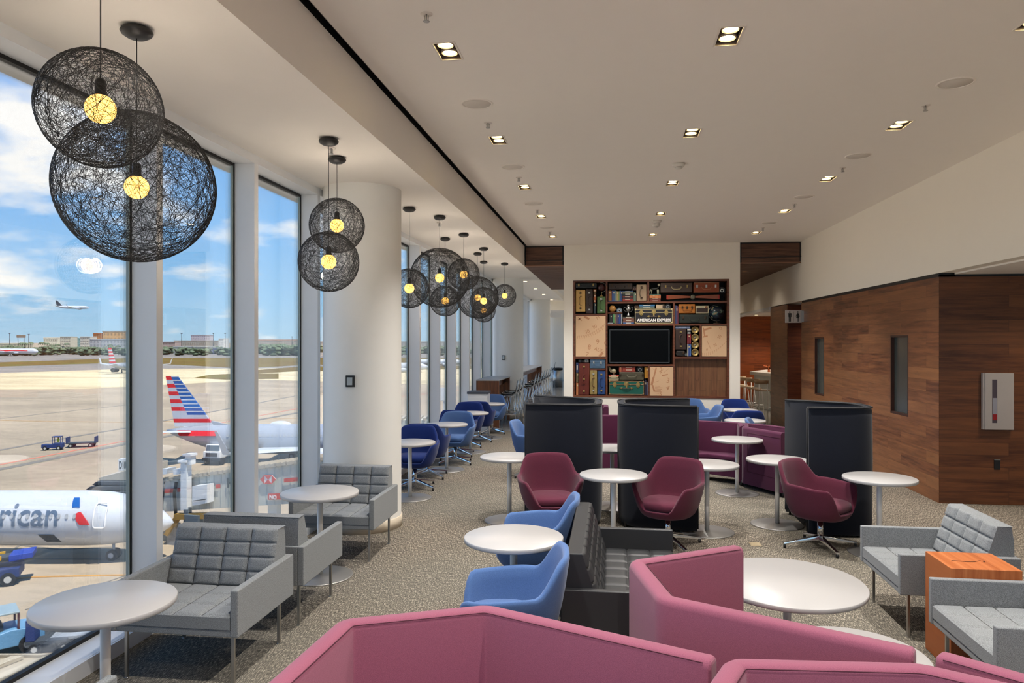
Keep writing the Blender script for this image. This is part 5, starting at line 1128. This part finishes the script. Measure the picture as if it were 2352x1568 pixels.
# ---- vehicles
dbl = plain('ramp_navy', '22356a', .5); lbl = plain('ramp_light_blue', '5f8fb4', .45); yel = plain('ramp_yellow', 'd9a520', .5); drk = plain('ramp_dark', '3c4248', .7); whp = plain('vehicle_white', 'd8dadb', .45)
def wheels(o, xs, w, r=.35, th=.25):
    for x in xs:
        for s in (-1, 1): k = MB().cyl((x, s*w, r), (x, s*(w-th), r), r, seg=20).obj('wheel', tyre, o); MB().cyl((x, s*(w+.01), r), (x, s*(w-.02), r), r*.5, seg=14).obj('hub', plain('wheel_hub', 'b8b8b4', .5), k)
def ev(name, px, py, rz, label, cat, grp=None): p, d = GP(px, py); o = empty(name, (p.x, p.y, ZG), TH+rz); tag(o, label, cat, grp); return o
o = ev('baggage_tug', 122, 1033, .25, 'dark blue baggage tug with an open cab on the apron, driver inside', 'vehicle', 'baggage tugs'); o.scale = (.66, .66, .74)
MB().prism([(-2, .45), (2, .45), (2, 1.3), (.1, 1.3), (.1, 1.1), (-2, 1.15)], -.8, .8, 'y').obj('body', dbl, o, .05); MB().box(.0, 1.7, -.75, .75, 2.45, 2.6).obj('roof', dbl, o); 
for x in (.1, 1.6):
    for y in (-.68, .68): MB().box(x-.05, x+.05, y-.05, y+.05, 1.2, 2.5).obj('cab_post', dbl, o)
wheels(o, (-1.3, 1.3), .9, .42)
dr = MB().sphere((1.0, 0, 1.85), .28, 14, 10, (.8, 1, 1.4)).obj('driver_torso', plain('hi_vis_vest', 'b4c83c', .8), o); MB().sphere((1.0, 0, 2.3), .13, 12, 8).obj('head', plain('skin_tone', '8a6048', .6), dr)
o = ev('baggage_cart', 189, 1026, .25, 'empty flat baggage cart standing behind the dark blue tug', 'cart', 'baggage carts')
MB().box(-1.9, 1.9, -.8, .8, .55, .68).obj('platform', drk, o); wheels(o, (-1.3, 1.3), .85, .3)
for x in (-1.85, 1.85): MB().box(x-.05, x+.05, -.8, .8, .68, 1.5).obj('end_panel', dbl, o)
MB().cyl((-2.7, 0, .5), (-1.9, 0, .55), .05).obj('tow_bar', drk, o)
o = ev('baggage_tug', -6, 1500, .7, 'light blue baggage tug with a white roof at the lower left edge', 'vehicle', 'baggage tugs')
MB().prism([(-1.6, .4), (1.9, .4), (1.9, 1.1), (1.2, 1.2), (.5, 1.25), (-.2, 1.1), (-1.6, 1.15)], -.8, .8, 'y').obj('body', lbl, o, .06); MB().box(-.9, .85, -.8, .8, 2.0, 2.1).obj('roof', plain('roof_pale_blue', '8a9ca2', .5), o, .03)
for x in (-.85, .8):
    for y in (-.73, .73): MB().box(x-.05, x+.05, y-.05, y+.05, 1.1, 2.02).obj('cab_post', lbl if x < 0 else plain('post_maroon', '4a2a34', .6), o)
wheels(o, (-.9, 1.2), .88, .42); MB().box(-.3, .2, -.5, .5, 1.1, 1.45).obj('seat', drk, o); MB().box(-1.64, -1.6, -.7, -.5, .6, .72).obj('tail_light', plain('tail_light_red', 'b02a20', .4), o)
o = ev('belt_loader', -62, 1346, .42, 'blue and yellow belt loader with a raised conveyor at the left edge', 'vehicle')
MB().prism([(-4, .5), (2.6, .5), (2.6, 1.1), (-4, 1.0)], -.9, .9, 'y').obj('chassis', dbl, o, .04); wheels(o, (-2.6, 2.0), .98, .42)
MB().prism([(-5, 1.0), (2.6, 1.6), (2.6, 1.8), (-5, 1.2)], -.55, .55, 'y').obj('conveyor_belt', drk, o)
for s in (-1, 1): MB().prism([(-5, 1.1), (1.6, 1.6), (1.6, 1.85), (-5, 1.4)], s*.55, s*.68, 'y').obj('side_rail', yel, o)
MB().prism([(2.0, 1.45), (3.3, 1.6), (3.3, 1.95), (2.0, 1.85)], -.72, .72, 'y').obj('belt_head', plain('loader_blue', '1c3c9c', .5), o, .04); MB().prism([(-1, 1.1), (1.3, 1.15), (1.3, 1.5), (-.6, 1.45)], -.75, -.6, 'y').obj('lift_arm', yel, o)
o = ev('baggage_cart', 120, 1487, .22, 'dark blue curtained baggage cart below the front table', 'cart', 'baggage carts')
MB().box(-.9, .9, -.8, .8, .5, .65).obj('platform', drk, o); MB().box(-.9, -.5, -.8, .8, .65, 1.7).obj('curtain_panel', dbl, o, .04); MB().box(-.5, .9, .6, .75, .65, 1.6).obj('back_panel', plain('cart_grey', '8c9298', .5), o); wheels(o, (-.5, .8), .85, .27)
MB().box(-1.1, -.9, -.3, .0, .45, .62).obj('bumper_block', yel, o)
o = ev('baggage_cart', 190, 1476, .22, 'long flat baggage cart just right of the curtained cart', 'cart', 'baggage carts')
MB().box(-1.2, 1.8, -.8, .8, .55, .68).obj('platform', plain('cart_grey', '8c9298', .5), o); wheels(o, (-.7, 1.2), .85, .27); MB().box(1.75, 1.85, -.8, .8, .68, 1.1).obj('end_panel', dbl, o)
o = ev('service_truck', 496, 1066, -.15, 'white service truck facing the camera under the striped-tail airliner', 'truck')
MB().box(-1.15, 1.15, -1.0, .9, .9, 1.75).obj('hood', whp, o, .1); MB().prism([(-.7, 1.7), (1.2, 1.7), (1.0, 2.5), (-.5, 2.5)], -1.0, 1.0, 'x').obj('cab', whp, o, .05); MB().prism([(-.78, 1.75), (-.6, 2.45), (-.57, 2.45), (-.74, 1.75)], -.85, .85, 'x').obj('windscreen', plain('truck_glass', '59646c', .2), o); MB().box(-.75, .75, -1.04, -1.0, 1.1, 1.55).obj('grille', drk, o); MB().box(-1.2, 1.2, -1.15, -1.0, .6, .95).obj('bumper', drk, o, .03)
MB().box(-1.2, 1.2, 1.0, 6, .9, 1.9).obj('bed', whp, o, .04)
for x in (-1.0, 1.0):
    for y in (-.3, 4.6): MB().cyl((x-.15, y, .45), (x+.15, y, .45), .45, seg=18).obj('wheel', tyre, o)
# ---- jet bridge
db = 55.0; jb = empty('jet_bridge', (0, 0, 0)); tag(jb, 'ribbed white jet bridge with a red stripe and a red hexagon emblem', 'jet bridge', 'jet bridges')
def J(px, py, d): return PXd(px, py, d)
jw = NT('bridge_panels', .5, 0, 'c6cccb', .3); f = jw.noise(jw.geo((.6, .6, .15)), 1.2, 3); jw.base(jw.mix(f, 'b4b6ae', 'c6c6bc')); jr = plain('bridge_roof', 'b8ae9c', .6)
a = J(345, 1108, 57); b = J(800, 1048, 51); a0 = J(345, 1177, 57); b0 = J(800, 1148, 51)
ax = (b-a); ax.z = 0; LJ = ax.length; ux = ax.normalized(); nx = Vector((-ux.y, ux.x, 0))
def bp(t, n, z0f, w):  # along t, lateral n
    return a.lerp(b, t)+nx*n
mb = MB(); N_ = 1
mb.rings([[a, a+nx*3, a0+nx*3, a0], [b, b+nx*3, b0+nx*3, b0]], smooth=False); mb.obj('tunnel', jw.m, jb)
rb = MB(); nr = 26
for k in range(nr+1):
    t = k/nr; p = a.lerp(b, t); q = a0.lerp(b0, t); w_ = ux*.05
    rb.rings([[p-w_-nx*.02, p+w_-nx*.02, p+w_, p-w_], [q-w_-nx*.02, q+w_-nx*.02, q+w_, q-w_]], smooth=False)
rb.obj('wall_ribs', plain('bridge_rib', 'a8aeaa', .5), jb)
rf = MB()
for k in range(38):
    t = (k+.1)/38; p = a.lerp(b, t); q = a.lerp(b, t+.6/38); rf.rings([[p-nx*.15, p+nx*3.1, p+nx*3.1+Vector((0, 0, .16)), p-nx*.15+Vector((0, 0, .16))], [q-nx*.15+ux*.3, q+nx*3.1+ux*.3, q+nx*3.1+ux*.3+Vector((0, 0, .3)), q-nx*.15+ux*.3+Vector((0, 0, .3))]], smooth=False)
rf.obj('roof_ribs', jr, jb)
jred = plain('bridge_red', 'c9483e', .5)
def jq(px, py):    # point on the near face of the tunnel
    u = (px-1176)/F; dx, dy = u*CN-SN, u*SN+CN; n_ = Vector((nx.x, nx.y)); t_ = (a.x*n_.x+a.y*n_.y)/(dx*n_.x+dy*n_.y); return Vector((dx*t_, dy*t_, H+(784-py)/F*t_))
def jdec(pts, m, name, off=.09, th=.03, par=None):
    P = [jq(*p)-nx*off for p in pts]; return MB().rings([P, [p-nx*th for p in P]], smooth=False).obj(name, m, par or jb)
for x0, x1, y0, y1 in ((372, 402, 1123, 1121), (410, 434, 1120, 1118), (445, 457, 1118, 1117), (498, 508, 1112, 1111), (655, 686, 1098, 1095), (690, 760, 1095, 1090)): jdec([(x0, y0), (x1, y1), (x1, y1+9), (x0, y0+9)], jred, 'red_stripe')
cxh, cyh = 619, 1100; jdec([(cxh-18, cyh), (cxh-9, cyh-10), (cxh+9, cyh-10), (cxh+18, cyh), (cxh+9, cyh+10), (cxh-9, cyh+10)], plain('emblem_white', 'e6e2e0', .5), 'hexagon_emblem', .09)
for p3 in (((-9, -10), (9, -10), (0, 0)), ((-9, 10), (9, 10), (0, 0)), ((-18, 0), (-9, -10), (-9, 10)), ((18, 0), (9, 10), (9, -10))): jdec([(cxh+u, cyh+v) for u, v in p3], jred, 'emblem_triangle', .13)
ang = math.atan2(ux.y, ux.x)
def jtext(s, size, px, py, m, off=.14, sx=1): p = jq(px, py)-nx*off; return text_mesh(s, size, m, p, (PI/2, -math.atan2((b.z-a.z), LJ)*0, ang), 'lettering', jb, .01, .02, 'LEFT', sx)
jtext('HSBC', 1.0, 524, 1118, plain('letter_black', '2c2f33', .5), .14, .96)
jdec([(618, 1133), (690, 1130), (690, 1144), (618, 1147)], jred, 'notice_panel'); jtext('NO', .38, 622, 1144, plain('letter_white', 'e8dcd8', .5))
jdec([(460, 1112), (494, 1108), (494, 1150), (460, 1156)], whp, 'control_cabinet', .1, .7); jdec([(463, 1144), (492, 1140), (492, 1142), (463, 1146)], drk, 'cabinet_strip', .82)
for px, y0, y1, w_ in ((437, 1056, 1168, 7), (447, 1042, 1064, 6)): jdec([(px-w_, y0), (px+w_, y0), (px+w_, y1), (px-w_, y1)], whp, 'steel_post', .15, .5); jdec([(px-w_-3, y0-3), (px+w_+3, y0-3), (px+w_+3, y0+2), (px-w_-3, y0+2)], whp, 'post_cap', .1, .7)
for px in (388, 418): jdec([(px-9, 1075), (px+9, 1073), (px+6, 1086), (px-8, 1087)], whp, 'roof_unit', -.4, .9)
for px in (385, 410, 412, 415): p0, p1, p2 = jq(px, 1105)-nx*.3, jq(px+(3 if px < 400 else 0), 1130)-nx*.5, jq(px+(-9 if px == 385 else 1), 1215)-nx*.3; MB().tube([p0, p1, p2], .05, 6).obj('hanging_cable', M['black'], jb)
yel2 = plain('worn_yellow', '9c7a34', .7, var=.3); jdec([(418, 1175), (446, 1176), (446, 1187), (418, 1188)], yel2, 'yellow_beam', .3, .5); jdec([(449, 1175), (500, 1174), (500, 1186), (449, 1187)], yel2, 'yellow_beam', .3, .5); P_ = [(392, 1222), (420, 1176), (428, 1180), (400, 1226)]; jdec(P_, yel2, 'stair_stringer', .3, .4); jdec([(446, 1175), (478, 1178), (476, 1205), (450, 1206)], plain('bridge_blue_grey', '52606c', .6), 'hydraulic_unit', .4, .6); jdec([(438, 1165), (448, 1165), (448, 1200), (438, 1200)], plain('bridge_blue_grey', '52606c', .6), 'support_leg', .3, .4)
jdec([(395, 1200), (445, 1225), (470, 1240), (470, 1290), (395, 1290)], plain('bridge_lower_grey', '8c929a', .6), 'lower_housing', -.5, 1.0)
# column to the ground
pc = jq(600, 1150)+nx*1.5; MB().box(-.35, .35, -.35, .35, ZG, pc.z+.3).obj('ground_column', whp, jb).location = (pc.x, pc.y, 0)
# cab with black bellows
cabp = PXd(262, 1128, 58); cb_ = empty('bridge_canopy', (cabp.x, cabp.y, cabp.z), TH); tag(cb_, 'black folded bellows canopy behind the near airliner', 'canopy'); bl_ = plain('bellows_black', '3a4046', .7)
mb = MB(); 
for k in range(7): z = .75-k*.36; w0 = -1.4-k*.42; mb.prism([(w0, z), (2.6, z), (2.6, z-.26), (w0-.35, z-.26)], -.15*k, 2.5, 'y')
mb.obj('bellows', bl_, cb_, .03); MB().prism([(-1.4, .78), (2.6, .8), (2.6, 1.9), (.6, 1.5), (-1.5, .95)], .5, 3.5, 'y').obj('cab_roof', jr, cb_)
gp = PXd(284, 1066, 60); gs = empty('gate_sign', (gp.x, gp.y, gp.z), TH); tag(gs, 'white gate sign reading D10 above the jet bridge roof', 'sign', 'gate signs'); MB().box(-.42, 1.6, 0, .5, -.5, .42).box(-.1, .5, .1, .4, -1.6, -.5).obj('board', whp, gs, .02); fit(text_mesh('D10', .72, plain('letter_black', '2c2f33', .5), (-.34, -.02, -.36), (PI/2, 0, 0), 'lettering', gs, .01, .012, 'LEFT', .72), .54, .62)
gp = PXd(1020, 905, 70); gs = empty('gate_sign', (gp.x, gp.y, gp.z), TH); tag(gs, 'white sign box glimpsed between window posts past the column', 'sign', 'gate signs'); MB().box(-.9, .9, 0, .5, -.6, .6).box(-.1, .3, .1, .4, -2.4, -.6).obj('board', whp, gs, .02)
for px, py, d, lb in ((1000, 960, 70, 'jet bridge roof glimpsed low through the slots past the column'),):
    q = PXd(px, py, d); o = empty('jet_bridge', (q.x, q.y, q.z), TH); tag(o, lb, 'jet bridge', 'jet bridges'); MB().box(-7, 9, 0, 3, -2.6, -.2).obj('tunnel', jw.m, o); k = MB()
    for i in range(30): k.box(-7+i*.53, -6.75+i*.53, -.1, 3.1, -.2, 0)
    k.obj('roof_ribs', jr, o); MB().box(-.4, .4, 1, 1.8, ZG-q.z, -2.6).obj('ground_column', whp, o)
# low roof in the foreground with raised ribs
q = PXd(60, 1530, 19); o = empty('low_roof', (q.x, q.y, q.z), TH); tag(o, 'cream ribbed flat roof below the window in the bottom left corner', 'roof')
rm = plain('cream_roof_sheet', '9c917c', .7, var=.12); MB().box(-5, 3.6, -3.2, .55, -.4, -.02).obj('deck', rm, o)
for i in range(9):
    x = -4.6+i*.85; k = MB().rings([[(x-.9, -3, 0), (x-.6, -3, 0), (x-.6, -3, .09), (x-.9, -3, .09)], [(x+.55, .45, 0), (x+.85, .45, 0), (x+.85, .45, .09), (x+.55, .45, .09)]], smooth=False).obj('roof_rib', plain('roof_rib_cream', 'b0a58e', .7), o)
MB().box(-5, 3.6, .55, .65, -.5, .06).obj('parapet', rm, o)
# ---- city and trees
def bld(px0, px1, py1, d, col, label, rows=4, cols=8, wcol='8a8f92', base=None, py0=805, depth=20, roof=None, name='building'):
    c0 = PXd((px0+px1)/2, py0, d); w = (px1-px0)/F*d/2; h = (py0-py1)/F*d; o = empty(name, (c0.x, c0.y, ZG), TH); tag(o, label, 'building', 'buildings on the skyline'); m = plain('far_wall_'+col, col, .8); z0 = c0.z-ZG
    MB().box(-w, w, 0, depth, 0, z0+h).obj('walls', m, o); wn = MB(); cw = 2*w/cols; rh = h/rows
    for i in range(cols):
        for j in range(rows): wn.box(-w+(i+.25)*cw, -w+(i+.75)*cw, -.3, .1, z0+(j+.3)*rh, z0+(j+.75)*rh)
    wn.obj('window_grid', plain('far_window_'+wcol, wcol, .4), o); MB().box(-w*1.02, w*1.02, -.5, depth+.5, z0+h, z0+h+rh*.25).obj('roof', plain('far_roof_'+(roof or col), roof or col, .8), o); return o
def dist(py): return 26010/(py-784)
bld(138, 162, 774, 1250, 'c8c2ae', 'white block with many small windows left of the orange hotel', 5, 6, '9a968c'); bld(100, 133, 777, 1400, 'd8d2bc', 'pale terrace block in front of the trees at left', 3, 8, 'a09a88')
bld(184, 207, 774, 1200, 'd0cabb', 'white block beneath the orange hotel', 5, 5, '8f8d86'); bld(170, 184, 777, 1300, '8fb0a8', 'narrow greenish glass block between two white blocks', 5, 4, '7a9a96')
bld(206, 345, 780, 1150, 'a9adb0', 'long grey low block in front of the orange hotel', 3, 18, '8a9196'); bld(214, 234, 767, 1500, 'b07a4c', 'terracotta wing of the orange hotel', 4, 5, '8a6040', roof='a8623a'); bld(236, 350, 762, 1500, 'c79a5c', 'large orange yellow hotel block on the skyline', 4, 14, '9c7a4c', roof='8f8a80')
bld(438, 482, 770, 1700, 'b9b4ba', 'grey purple apartment slab on the skyline in the second window', 7, 9, '96909c'); bld(374, 402, 786, 1000, 'b8a296', 'brick and concrete garage at the left of the second window', 3, 8, '8a7468'); bld(502, 514, 778, 1100, 'dcdad2', 'white stepped tower between trees', 5, 3, 'b4b4b0')
bld(400, 500, 784, 1300, 'a49e94', 'long low viaduct coloured block behind the trees in the second window', 2, 20, '8c887e'); bld(398, 440, 797, 900, 'b4b4ac', 'pale hangar shed at the runway edge', 2, 6, '8e8e88', py0=812); bld(444, 478, 797, 900, 'c2bfb4', 'cream cargo shed at the runway edge', 2, 5, '8e8a80', py0=812)
bld(478, 520, 800, 880, '8a8ea0', 'blue grey cargo shed with painted wall', 2, 5, '5a6488', py0=813); bld(614, 640, 804, 900, 'a8aeb2', 'low grey hangar in the third window', 1, 5, '8a9094', py0=812); bld(670, 690, 802, 880, 'c8ccce', 'small white hangar with a pitched roof in the third window', 1, 3, '9ca0a4', py0=812)
bld(590, 700, 782, 1500, 'b0a89c', 'long reddish roofed block behind the trees in the third window', 2, 20, '98928a', roof='b09080'); bld(0, 62, 790, 1600, 'b8b49c', 'pale low block among trees at the far left', 2, 8, '9c9a88')
bld(920, 1080, 786, 1300, 'a8a8a2', 'grey low block seen through the slots past the column', 2, 20, '90908c'); bld(700, 900, 786, 1300, 'a8a8a2', 'grey low block behind the near column', 2, 20, '90908c')
bl2 = PXd(48, 772, 1500); o = empty('billboard', (bl2.x, bl2.y, ZG), TH); tag(o, 'brown billboard on posts on the skyline at left', 'billboard'); z = bl2.z-ZG; MB().box(-9, 9, 0, 1, z-3, z+2.5).obj('panel', plain('billboard_brown', '8a7a6a', .7), o)
for s in (-6, 6): MB().box(s-.4, s+.4, .2, .8, 0, z-3).obj('post', drk, o)
for i, (px, py) in enumerate(((22, 766), (66, 768), (417, 766), (490, 766), (517, 766), (592, 772), (671, 774))):
    q = PXd(px, py, 1000); o = empty('light_mast', (q.x, q.y, ZG), TH); tag(o, 'thin dark light mast on the skyline, %s from the left' % ORD[i], 'mast', 'light masts on the skyline'); MB().cyl((0, 0, 0), (0, 0, q.z-ZG), .5, .3, 8).obj('pole', drk, o); MB().box(-1.2, 1.2, -.4, .4, q.z-ZG, q.z-ZG+.8).obj('lamp_head', drk, o)
lf = NT('far_foliage', .95, 0, '5f6f54', .1); f = lf.noise(lf.geo((.25, .25, .25)), 1, 4, .7); lf.base(lf.ramp(f, [(.35, '4c5c48'), (.6, '74826a')])); tk_ = plain('far_trunk', '7a6c5a', .9)
rr = random.Random(11)
def treemesh(seed):
    r2 = random.Random(seed); mb = MB()
    for k in range(16):
        a_ = r2.uniform(0, 2*PI); R = r2.uniform(.1, .62); zz = r2.uniform(-.1, 1.05)
        mb.sphere((R*math.cos(a_), R*math.sin(a_), zz), r2.uniform(.2, .42)*(1.1-.35*zz), 10, 7, (1.1, 1.1, .8))
    me = mb.obj('crown', lf.m); 
    for v in me.data.vertices: v.co += Vector((r2.uniform(-.05, .05),)*1+(r2.uniform(-.05, .05), r2.uniform(-.06, .06)))
    return me
tr0 = empty('broadleaf_tree'); cr0 = treemesh(1); cr0.parent = tr0; MB().cyl((0, 0, -.3), (0, 0, .5), .05, .04, 8).obj('trunk', tk_, tr0)
pt0 = empty('palm_tree'); mb = MB()
for k in range(11):
    a_ = 2*PI*k/11; ca, sa = math.cos(a_), math.sin(a_); n_ = (-sa, ca); L_ = []
    for t, wd, z in ((0, .03, 0), (.35, .11, .16), (.7, .1, .05), (1, .01, -.28)): L_.append([(ca*t*.6+n_[0]*wd, sa*t*.6+n_[1]*wd, z-.04), (ca*t*.6, sa*t*.6, z), (ca*t*.6-n_[0]*wd, sa*t*.6-n_[1]*wd, z-.04)])
    mb.rings(L_, closed=False, smooth=False)
mb.obj('fronds', lf.m, pt0); MB().cyl((0, 0, -1.9), (0, 0, 0), .05, .035, 8).obj('trunk', tk_, pt0)
first_t = True; first_p = True
ranges = [(-20, 300, 60), (374, 540, 30), (590, 695, 26), (922, 1075, 18), (738, 760, 2)]
for a_, b_, n_ in ranges:
    for k in range(n_):
        px = a_+(b_-a_)*(k+rr.random())/n_; d = rr.uniform(780, 980); base = 26010/d+784; palm = rr.random() < .35 and px < 300
        top = 790 if px < 560 else 781 if px < 700 else 784
        if px < 135: top = 787
        hgt = (base-top+rr.uniform(-5, 3))/F*d
        if palm: o = pt0 if first_p else copy_tree(pt0); first_p = False; s = hgt/2.1; zoff = 1.9*s
        else: o = tr0 if first_t else copy_tree(tr0); first_t = False; s = hgt/2.2; zoff = .3*s
        x, y = PX(px, d); o.location = (x, y, ZG+zoff); w_ = (1.6 if not palm else 1.0); o.scale = (s*w_, s*w_, s); o.rotation_euler = (0, 0, rr.uniform(0, 6))
        tag(o, 'palm tree in the far tree line beyond the airfield' if palm else 'broadleaf tree in the far tree line beyond the airfield', 'tree', 'palms beyond the airfield' if palm else 'trees beyond the airfield')
# ================= camera, light, world =================
cam = bpy.data.cameras.new('camera'); co = bpy.data.objects.new('camera', cam); C.objects.link(co)
cam.sensor_width = 36; cam.lens = F/2352*36; cam.clip_start = .05; cam.clip_end = 9000
co.location = (0, 0, H); co.rotation_euler = (PI/2, 0, TH); SC.camera = co
sun = bpy.data.lights.new('sun', 'SUN'); sun.energy = 7.0; sun.angle = math.radians(.6); sun.color = (1, .93, .83)
so = bpy.data.objects.new('sun', sun); C.objects.link(so); dv = Vector((-.35, .25, -1)).normalized(); so.rotation_euler = dv.to_track_quat('-Z', 'Y').to_euler()
w = bpy.data.worlds.new('sky'); SC.world = w; w.use_nodes = True; t = w.node_tree; t.nodes.clear(); N = t.nodes.new; L = t.links.new
out = N('ShaderNodeOutputWorld'); bg = N('ShaderNodeBackground'); bg.inputs[1].default_value = 1.36; L(bg.outputs[0], out.inputs[0])
tc = N('ShaderNodeTexCoord'); sp = N('ShaderNodeSeparateXYZ'); L(tc.outputs['Generated'], sp.inputs[0])
rp = N('ShaderNodeValToRGB'); e = rp.color_ramp.elements; stops = [(0.0, 'a6c8de'), (.05, '96c2e4'), (.14, '78b2e6'), (.32, '5598dc'), (.6, '4286cc')]
while len(e) < len(stops): e.new(.5)
for i, (p, c_) in enumerate(stops): e[i].position = p; e[i].color = lin(c_)
L(sp.outputs['Z'], rp.inputs['Fac'])
# clouds: flatten the direction on to a high plane
mx = N('ShaderNodeMath'); mx.operation = 'ADD'; mx.inputs[1].default_value = .30; L(sp.outputs['Z'], mx.inputs[0])
dv_ = N('ShaderNodeVectorMath'); dv_.operation = 'DIVIDE'; cb = N('ShaderNodeCombineXYZ')
for k in range(3): L(mx.outputs[0], cb.inputs[k])
L(tc.outputs['Generated'], dv_.inputs[0]); L(cb.outputs[0], dv_.inputs[1])
mp = N('ShaderNodeMapping'); mp.inputs['Scale'].default_value = (1.0, 1.0, 1.9); mp.inputs['Location'].default_value = CLOUD; L(dv_.outputs[0], mp.inputs['Vector'])
n1 = N('ShaderNodeTexNoise'); n1.inputs['Scale'].default_value = 3.0; n1.inputs['Detail'].default_value = 8; n1.inputs['Roughness'].default_value = .52; L(mp.outputs[0], n1.inputs['Vector'])
cr = N('ShaderNodeValToRGB'); cr.color_ramp.elements[0].position = .56; cr.color_ramp.elements[1].position = .70; cr.color_ramp.elements[0].color = (0, 0, 0, 1); cr.color_ramp.elements[1].color = (.92, .92, .92, 1); 
u_, v_ = (20-1176)/F, (784-290)/F; D_ = Vector((-SN+u_*CN, CN+u_*SN, v_)).normalized()
dp = N('ShaderNodeVectorMath'); dp.operation = 'DOT_PRODUCT'; nm = N('ShaderNodeVectorMath'); nm.operation = 'NORMALIZE'; L(tc.outputs['Generated'], nm.inputs[0]); L(nm.outputs[0], dp.inputs[0]); dp.inputs[1].default_value = D_
mr = N('ShaderNodeMapRange'); mr.inputs[1].default_value = .975; mr.inputs[2].default_value = 1.0; mr.inputs[3].default_value = 0; mr.inputs[4].default_value = .22; L(dp.outputs['Value'], mr.inputs[0])
ad = N('ShaderNodeMath'); ad.operation = 'ADD'; L(n1.outputs['Fac'], ad.inputs[0]); L(mr.outputs[0], ad.inputs[1]); L(ad.outputs[0], cr.inputs['Fac'])
mi = N('ShaderNodeMix'); mi.data_type = 'RGBA'; L(cr.outputs[0], mi.inputs[0]); L(rp.outputs[0], mi.inputs[6]); mi.inputs[7].default_value = lin('f4f1ec'); L(mi.outputs[2], bg.inputs[0])
SC.view_settings.view_transform = 'Standard'; SC.view_settings.look = 'None'; SC.view_settings.gamma = 1; SC.view_settings.exposure = EXPO; SC.view_settings.use_curve_mapping = False
SC.cycles.max_bounces = 10; SC.cycles.diffuse_bounces = 6; SC.cycles.transparent_max_bounces = 32; SC.cycles.transmission_bounces = 6; SC.cycles.glossy_bounces = 4
SC.cycles.use_denoising = True; SC.cycles.caustics_reflective = False; SC.cycles.caustics_refractive = False; SC.cycles.sample_clamp_indirect = 4
